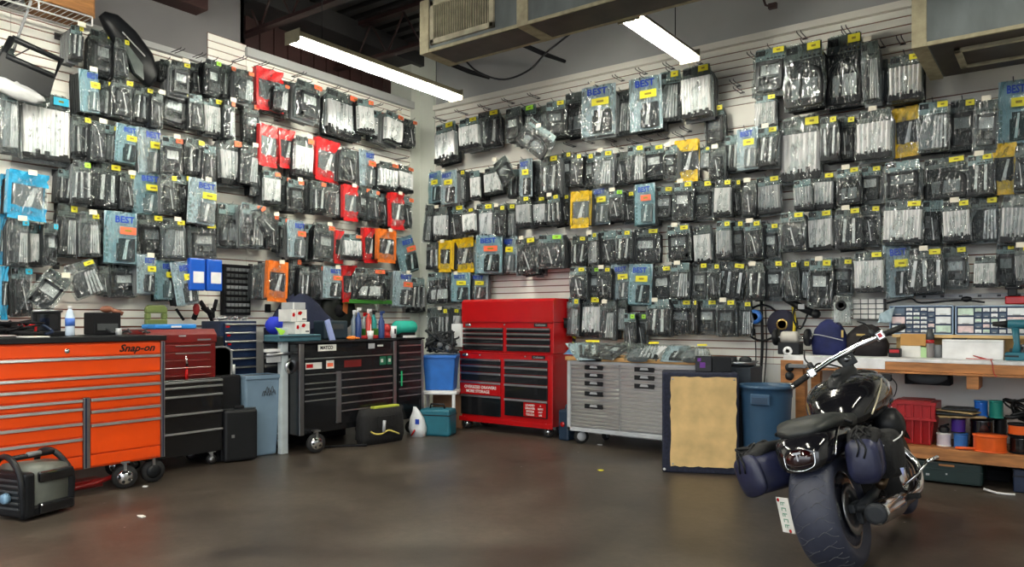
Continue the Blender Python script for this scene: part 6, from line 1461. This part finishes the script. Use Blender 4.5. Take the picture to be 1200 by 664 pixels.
# instrument + handlebar
st = bpy.data.objects.new('handlebar_assembly', None); C.objects.link(st); st.parent = bike; st.location = (.02, 1.12, 1.145); st.rotation_euler = (0, R_(-17), R_(20)); st.scale = (.86, .95, 1)
m = MB(); L_ = .44
pts = smooth([(-.34, -.16, .035), (-.26, -.08, .055), (-.12, .0, .07), (0, .01, .07), (.12, .0, .07), (.26, -.08, .055), (.34, -.16, .035)], 4)
m.tube([(-.46, -.07, .05), (-.30, -.04, .065), (-.12, .0, .08), (.12, .0, .08), (.30, -.04, .065), (.46, -.07, .05)], .019, 12); m.build('handlebar', chrome, st)
for s in (-1, 1):
    m = MB(); m.cyl((s*.34, -.047, .062), (s*.475, -.072, .048), .021, n=12)
    for k in range(6): m.lathe([(.021, -.003), (.0235, 0), (.021, .003)], (s*(.355+.02*k), -.050-.0035*k, .0605-.002*k), 'x', 12)
    m.build('grip', rubber, st); MB().ball((s*.482, -.073, .047), .021, 10).build('bar_end', blk if s > 0 else chrome, st)
    m = MB(); m.box(s*.30-.03, s*.30+.035, -.075, -.01, .035, .10); m.build('switch_housing', chrome, st, .01)
    MB().tube([(s*.29, .01, .075), (s*.34, .035, .075), (s*.46, .01, .06)], [.012, .009, .007], 8).build('lever', chrome, st)
    m = MB(); m.cyl((s*.27, .0, .09), (s*.27, .02, .13), .022, n=12); m.build('reservoir' if s > 0 else 'cable_block', drk, st)
MB().box(.285, .315, -.082, -.05, .055, .085).build('red_switch', redp, st, .004)
for s in (-1, 1):    # mirrors
    m = MB(); m.tube(smooth([(s*.26, .0, .10), (s*.28, .05, .17), (s*.24, .10, .23)], 4), .007, 6); m.loft([(.10, s*.22, .255, .055, .028, 2.4), (.125, s*.22, .255, .06, .03, 2.4)], 'y', 16) if False else None; m.build('mirror_stem', blk, st)
MB().tube(smooth([(-.28, .0, .07), (-.2, .12, .10), (-.06, .2, .0), (.0, .2, -.1)], 5), .007, 6).tube(smooth([(.28, .0, .07), (.2, .12, .12), (.06, .2, .02), (.0, .2, -.1)], 5), .007, 6).build('control_cable', blk, st)
m = MB(); m.loft([(.02, 0, .03, .055, .035, 2.4), (.10, 0, .05, .065, .045, 2.4), (.2, 0, .03, .05, .035, 2.4)], 'y', 18); m.build('speedometer', drk, st); MB().loft([(.0, 0, .035, .035, .02, 2.2), (.02, 0, .035, .045, .028, 2.2)], 'y', 16).build('speedometer_bezel', chrome, st)
m = MB(); m.box(-.06, .06, .0, .05, -.02, .07); m.build('riser', drk, st, .01)
# fork, headlight
m = MB()
for s in (-1, 1): m.tube([(s*.115, 1.28, 1.02), (s*.115, 1.60, .33)], .028, 12)
m.box(-.15, .15, 1.22, 1.32, .98, 1.02); m.build('fork', chrome, bike)
loft_([(1.24, 0, .98, .07, .07, 2.2), (1.36, 0, .97, .12, .12, 2.2), (1.50, 0, .95, .125, .125, 2.3), (1.56, 0, .94, .11, .11, 2.2)], 'headlight', blkg)
def fender(cyl_y, r, w, a0, a1, name, m_):
    def f(u, v):
        a = R_(a0+(a1-a0)*v); s = (u-.5)*2; rr = r-.05*abs(s)**2.5; return Vector((w*s, cyl_y-rr*math.cos(a), .33+rr*math.sin(a)))
    o = MB().grid(f, 10, 16).build(name, m_, bike); o.modifiers.new('s', 'SOLIDIFY').thickness = .006; return o
fender(1.60, .385, .09, 20, 150, 'front_fender', blkg)
# engine
m = MB(); m.loft([(-.22, .85, .36, .2, .17, 3), (.0, .85, .36, .24, .20, 3), (.22, .85, .36, .2, .17, 3)], 'x', 20); m.build('crankcase', blkm, bike)
m = MB()
for (yy, tl_) in ((.72, -22), (1.02, 22)):
    Mx = Matrix.Translation((0, yy, .52)) @ Matrix.Rotation(R_(tl_), 4, 'X')
    for k in range(8): m.cbox((0, 0, .03*k), (.24, .17, .014), Mx)
    m.cbox((0, 0, .11), (.19, .13, .24), Mx); m.cbox((0, 0, .26), (.22, .15, .05), Mx)
m.build('cylinder', drk, bike, .004)
MB().lathe([(0, .235), (.07, .235), (.10, .225), (.11, .20)], (0, .86, .36), 'x', 24).build('clutch_cover', chrome, bike)
m = MB(); m.lathe([(0, .30), (.05, .30), (.10, .27), (.115, .20), (.10, .15)], (0, .90, .70), 'x', 22); m.build('air_filter', blk, bike)
m = MB()
for k in range(3): m.ball((.29, .66+.04*(k % 2), .60+.03*k), .012, 8)
m.build('chrome_bolt', chrome, bike)
# exhaust
for (dz, dx, yend) in ((0, 0, -.13), ):
    m = MB(); m.tube(smooth([(.15, 1.15, .55), (.24, 1.15, .40), (.26, 1.0, .27), (.26, .7, .25), (.265, .45, .27)], 5), .028, 12); m.build('header_pipe', chrome, bike)
    m = MB(); m.tube([(.265, .50, .275), (.27, .30, .285), (.275, yend+.05, .31), (.275, yend, .315)], [.045, .062, .062, .056], 20); m.build('muffler', chrome, bike)
    MB().lathe([(.035, -.004), (.058, -.004), (.06, .01)], (.275, yend-.001, .315), 'y', 20).build('muffler_tip', drk, bike); MB().lathe([(0, -.001), (.040, -.001)], (.275, yend-.003, .315), 'y', 16).build('muffler_bore', blkm, bike)
m = MB(); m.tube([(.24, .60, .43), (.24, .40, .46), (.25, .2, .42)], .03, 12); m.build('upper_pipe', mat('burnt_pipe', (.12, .08, .05), .35, .9), bike)
m = MB(); m.box(.22, .36, .52, .56, .27, .30); m.build('footpeg', rubber, bike, .005); MB().tube([(.16, .5, .30), (.3, .54, .28)], .012, 6).build('peg_bracket', chrome, bike)
# side stand
MB().tube([(-.16, .75, .22), (-.26, .72, .15), (-.34, .70, .105)], .014, 8).build('side_stand', drk, bike)
# plate on the left of the wheel
pl = MB().box(-.055, .055, -.003, .003, -.10, .10).build('licence_plate', whs, bike, .002); pl.location = (-.185, -.20, .37); pl.rotation_euler = (0, R_(4), R_(-34))
g = MB(); rn = random.Random(2)
for k in range(5):
    z = .07-.032*k
    g.box(-.02, .02, -.0045, -.003, z, z+.005); g.box(-.02, -.014, -.0045, -.003, z-.014, z); g.box(.014 if k % 2 else -.003, .02 if k % 2 else .003, -.0045, -.003, z-.014, z)
g.build('plate_print', mat('plate_green', (.12, .3, .2), .6), pl); MB().lathe([(0, -.006), (.010, -.006), (.011, -.003)], (-.035, 0, .085), 'y', 10).lathe([(0, -.006), (.010, -.006), (.011, -.003)], (.02, 0, -.088), 'y', 10).build('red_reflector', redp, pl)
MB().tube([(-.17, .0, .335), (-.185, -.1, .335), (-.185, -.19, .335)], .010, 6).build('plate_bracket', blk, bike)
# saddlebags
bagn = mat('navy_vinyl_bag', (.018, .021, .055), .38, var=.3, bump=.15, bscale=12)
def saddle(sg, nm, loc, rot, lab):
    b = bpy.data.objects.new('saddlebag', None); C.objects.link(b); b.parent = bike; b.location = loc; b.rotation_euler = rot; b['label'] = lab; b.scale = (1, 1, 1) if sg < 0 else (.85, 1, 1)
    MB().loft([(-.20, 0, 0, .085, .10, 3.4), (-.19, 0, 0, .10, .118, 3.4), (.17, 0, 0, .105, .122, 3.4), (.19, 0, 0, .09, .10, 3.2)], 'y', 26).build('bag_body', bagn, b)
    m = MB(); m.loft([(-.215, 0, .0, .06, .075, 3), (-.20, 0, 0, .088, .104, 3.2), (-.175, 0, 0, .106, .123, 3.4)], 'y', 26); m.build('rear_panel', bagn, b)
    c = MB(); rn = random.Random(3+sg)
    c.loft([(-.18, 0, .09, .085, .035, 2.4), (-.05, .0, .125, .10, .045, 2.5), (.12, 0, .12, .095, .04, 2.4), (.18, 0, .09, .07, .03, 2.2)], 'y', 18)
    for k in range(6): c.tube(smooth([(rn.uniform(-.08, .08), rn.uniform(-.2, -.05), .13), (rn.uniform(-.06, .06), rn.uniform(-.16, .0), .175), (rn.uniform(-.09, .09), rn.uniform(-.15, .1), .14)], 4), .007, 6)
    c.build('gathered_top', mat('black_bag_cloth', (.006, .006, .007)), b)
    s = MB(); s.tube(smooth([(.01, -.222, .02), (.03, -.226, .07), (.0, -.20, .12), (-.02, -.18, .15)], 4), .006, 6); s.tube(smooth([(-.03, -.222, .03), (-.01, -.226, .08), (-.03, -.19, .13)], 4), .005, 6); s.build('drawstring', blk, b)
    return b
L = saddle(-1, '', (-.27, -.02, .61), (R_(0), R_(-12), R_(-22)), 'left saddlebag, hanging lower')
MB().ball((-.10, -.17, -.06), .012, 8).build('chrome_stud', chrome, L)
Rg = saddle(1, '', (.265, .04, .60), (R_(0), R_(6), R_(8)), 'right saddlebag')
m = MB(); m.loft([(-.10, 0, 0, .085, .11, 3.2), (.02, .015, 0, .11, .135, 3.4), (.20, .015, 0, .11, .135, 3.2), (.26, .01, 0, .09, .11, 3)], 'y', 22); o = m.build('front_pouch', mat('black_bag_cloth', (.006, .006, .007)), Rg); o.location = (.07, .14, -.01)
MB().tube(smooth([(.03, -.08, .055), (.10, -.02, .075), (.135, .06, .095), (.135, .14, .105)], 5), .005, 6).build('reflective_piping', wht, Rg).location = (.07, .12, .0)
MB().prism([(-.012, .018), (.012, .02), (.0, -.03)], -.006, .0).build('pale_tag', mat('pale_lilac_card', (.35, .42, .75)), Rg).location = (.19, .03, -.09)
m = MB(); m.tube(smooth([(-.22, .05, .80), (-.1, .06, .865), (.1, .06, .865), (.22, .1, .80)], 5), .012, 6); m.build('bag_strap', blk, bike)
MB().tube([(.28, .55, .35), (.36, .62, .40), (.42, .66, .46)], .010, 8).tube([(.42, .66, .46), (.47, .74, .47)], .012, 8).build('brake_pedal', chrome, bike)
# small litter on the floor
for i, (px, py, c, lab) in enumerate(((703, 521, wht, 'white scrap on the floor under the silver chest'), (704, 551, yel, 'small yellow leaf-like scrap on the floor before the silver chest'), (170, 570, wht, 'white scrap on the floor beside the caster of the orange chest'), (166, 605, whs, 'pale paper scrap on the floor in front of the orange chest'), (400, 616, blkm, 'dark oil spot cover on the floor in the foreground'))):
    x, y = FZ(px, py); r = .03 if i != 4 else .07
    rn = random.Random(i); q = [(r*(1.6 if i == 3 else 1)*math.cos(a)*(1+rn.uniform(-.3, .2)), r*.7*math.sin(a)*(1+rn.uniform(-.3, .3))) for a in [k*.7 for k in range(9)]]
    if i == 4: continue
    o = MB().prism(q, .001, .006, 'xy').build('floor_scrap', c); o.location = (x, y, 0); tag(o, lab, 'scrap')

# ================================================================ CAMERA, LIGHT, LOOK
cam = bpy.data.cameras.new('camera'); co = bpy.data.objects.new('camera', cam); C.objects.link(co)
co.location = CAM; co.rotation_euler = (math.pi/2, 0, TH); cam.sensor_width = 36; cam.lens = FPX/1200*36; cam.shift_y = 40/1200; cam.clip_start = .05
sc = bpy.context.scene; sc.camera = co
w = bpy.data.worlds.new('daylight'); sc.world = w; w.use_nodes = True; N = w.node_tree.nodes; L_w = w.node_tree.links
bg = N['Background']; tc = N.new('ShaderNodeTexCoord'); sp = N.new('ShaderNodeSeparateXYZ'); L_w.new(tc.outputs['Generated'], sp.inputs[0])
rp = N.new('ShaderNodeValToRGB'); e = rp.color_ramp.elements; e[0].position = .48; e[0].color = (.20, .20, .22, 1); e[1].position = .56; e[1].color = (.88, .94, 1.0, 1)
mp = N.new('ShaderNodeMapRange'); mp.inputs['From Min'].default_value = -1; mp.inputs['From Max'].default_value = 1; L_w.new(sp.outputs['Z'], mp.inputs['Value']); L_w.new(mp.outputs[0], rp.inputs[0]); L_w.new(rp.outputs[0], bg.inputs['Color'])
bg.inputs['Strength'].default_value = 1.6
sc.view_settings.view_transform = 'Standard'; sc.view_settings.look = 'None'; sc.view_settings.exposure = .70; sc.view_settings.gamma = 1; sc.view_settings.use_curve_mapping = False
sc.cycles.transparent_max_bounces = 20; sc.cycles.max_bounces = 6; sc.cycles.use_denoising = True; sc.cycles.sample_clamp_indirect = 6
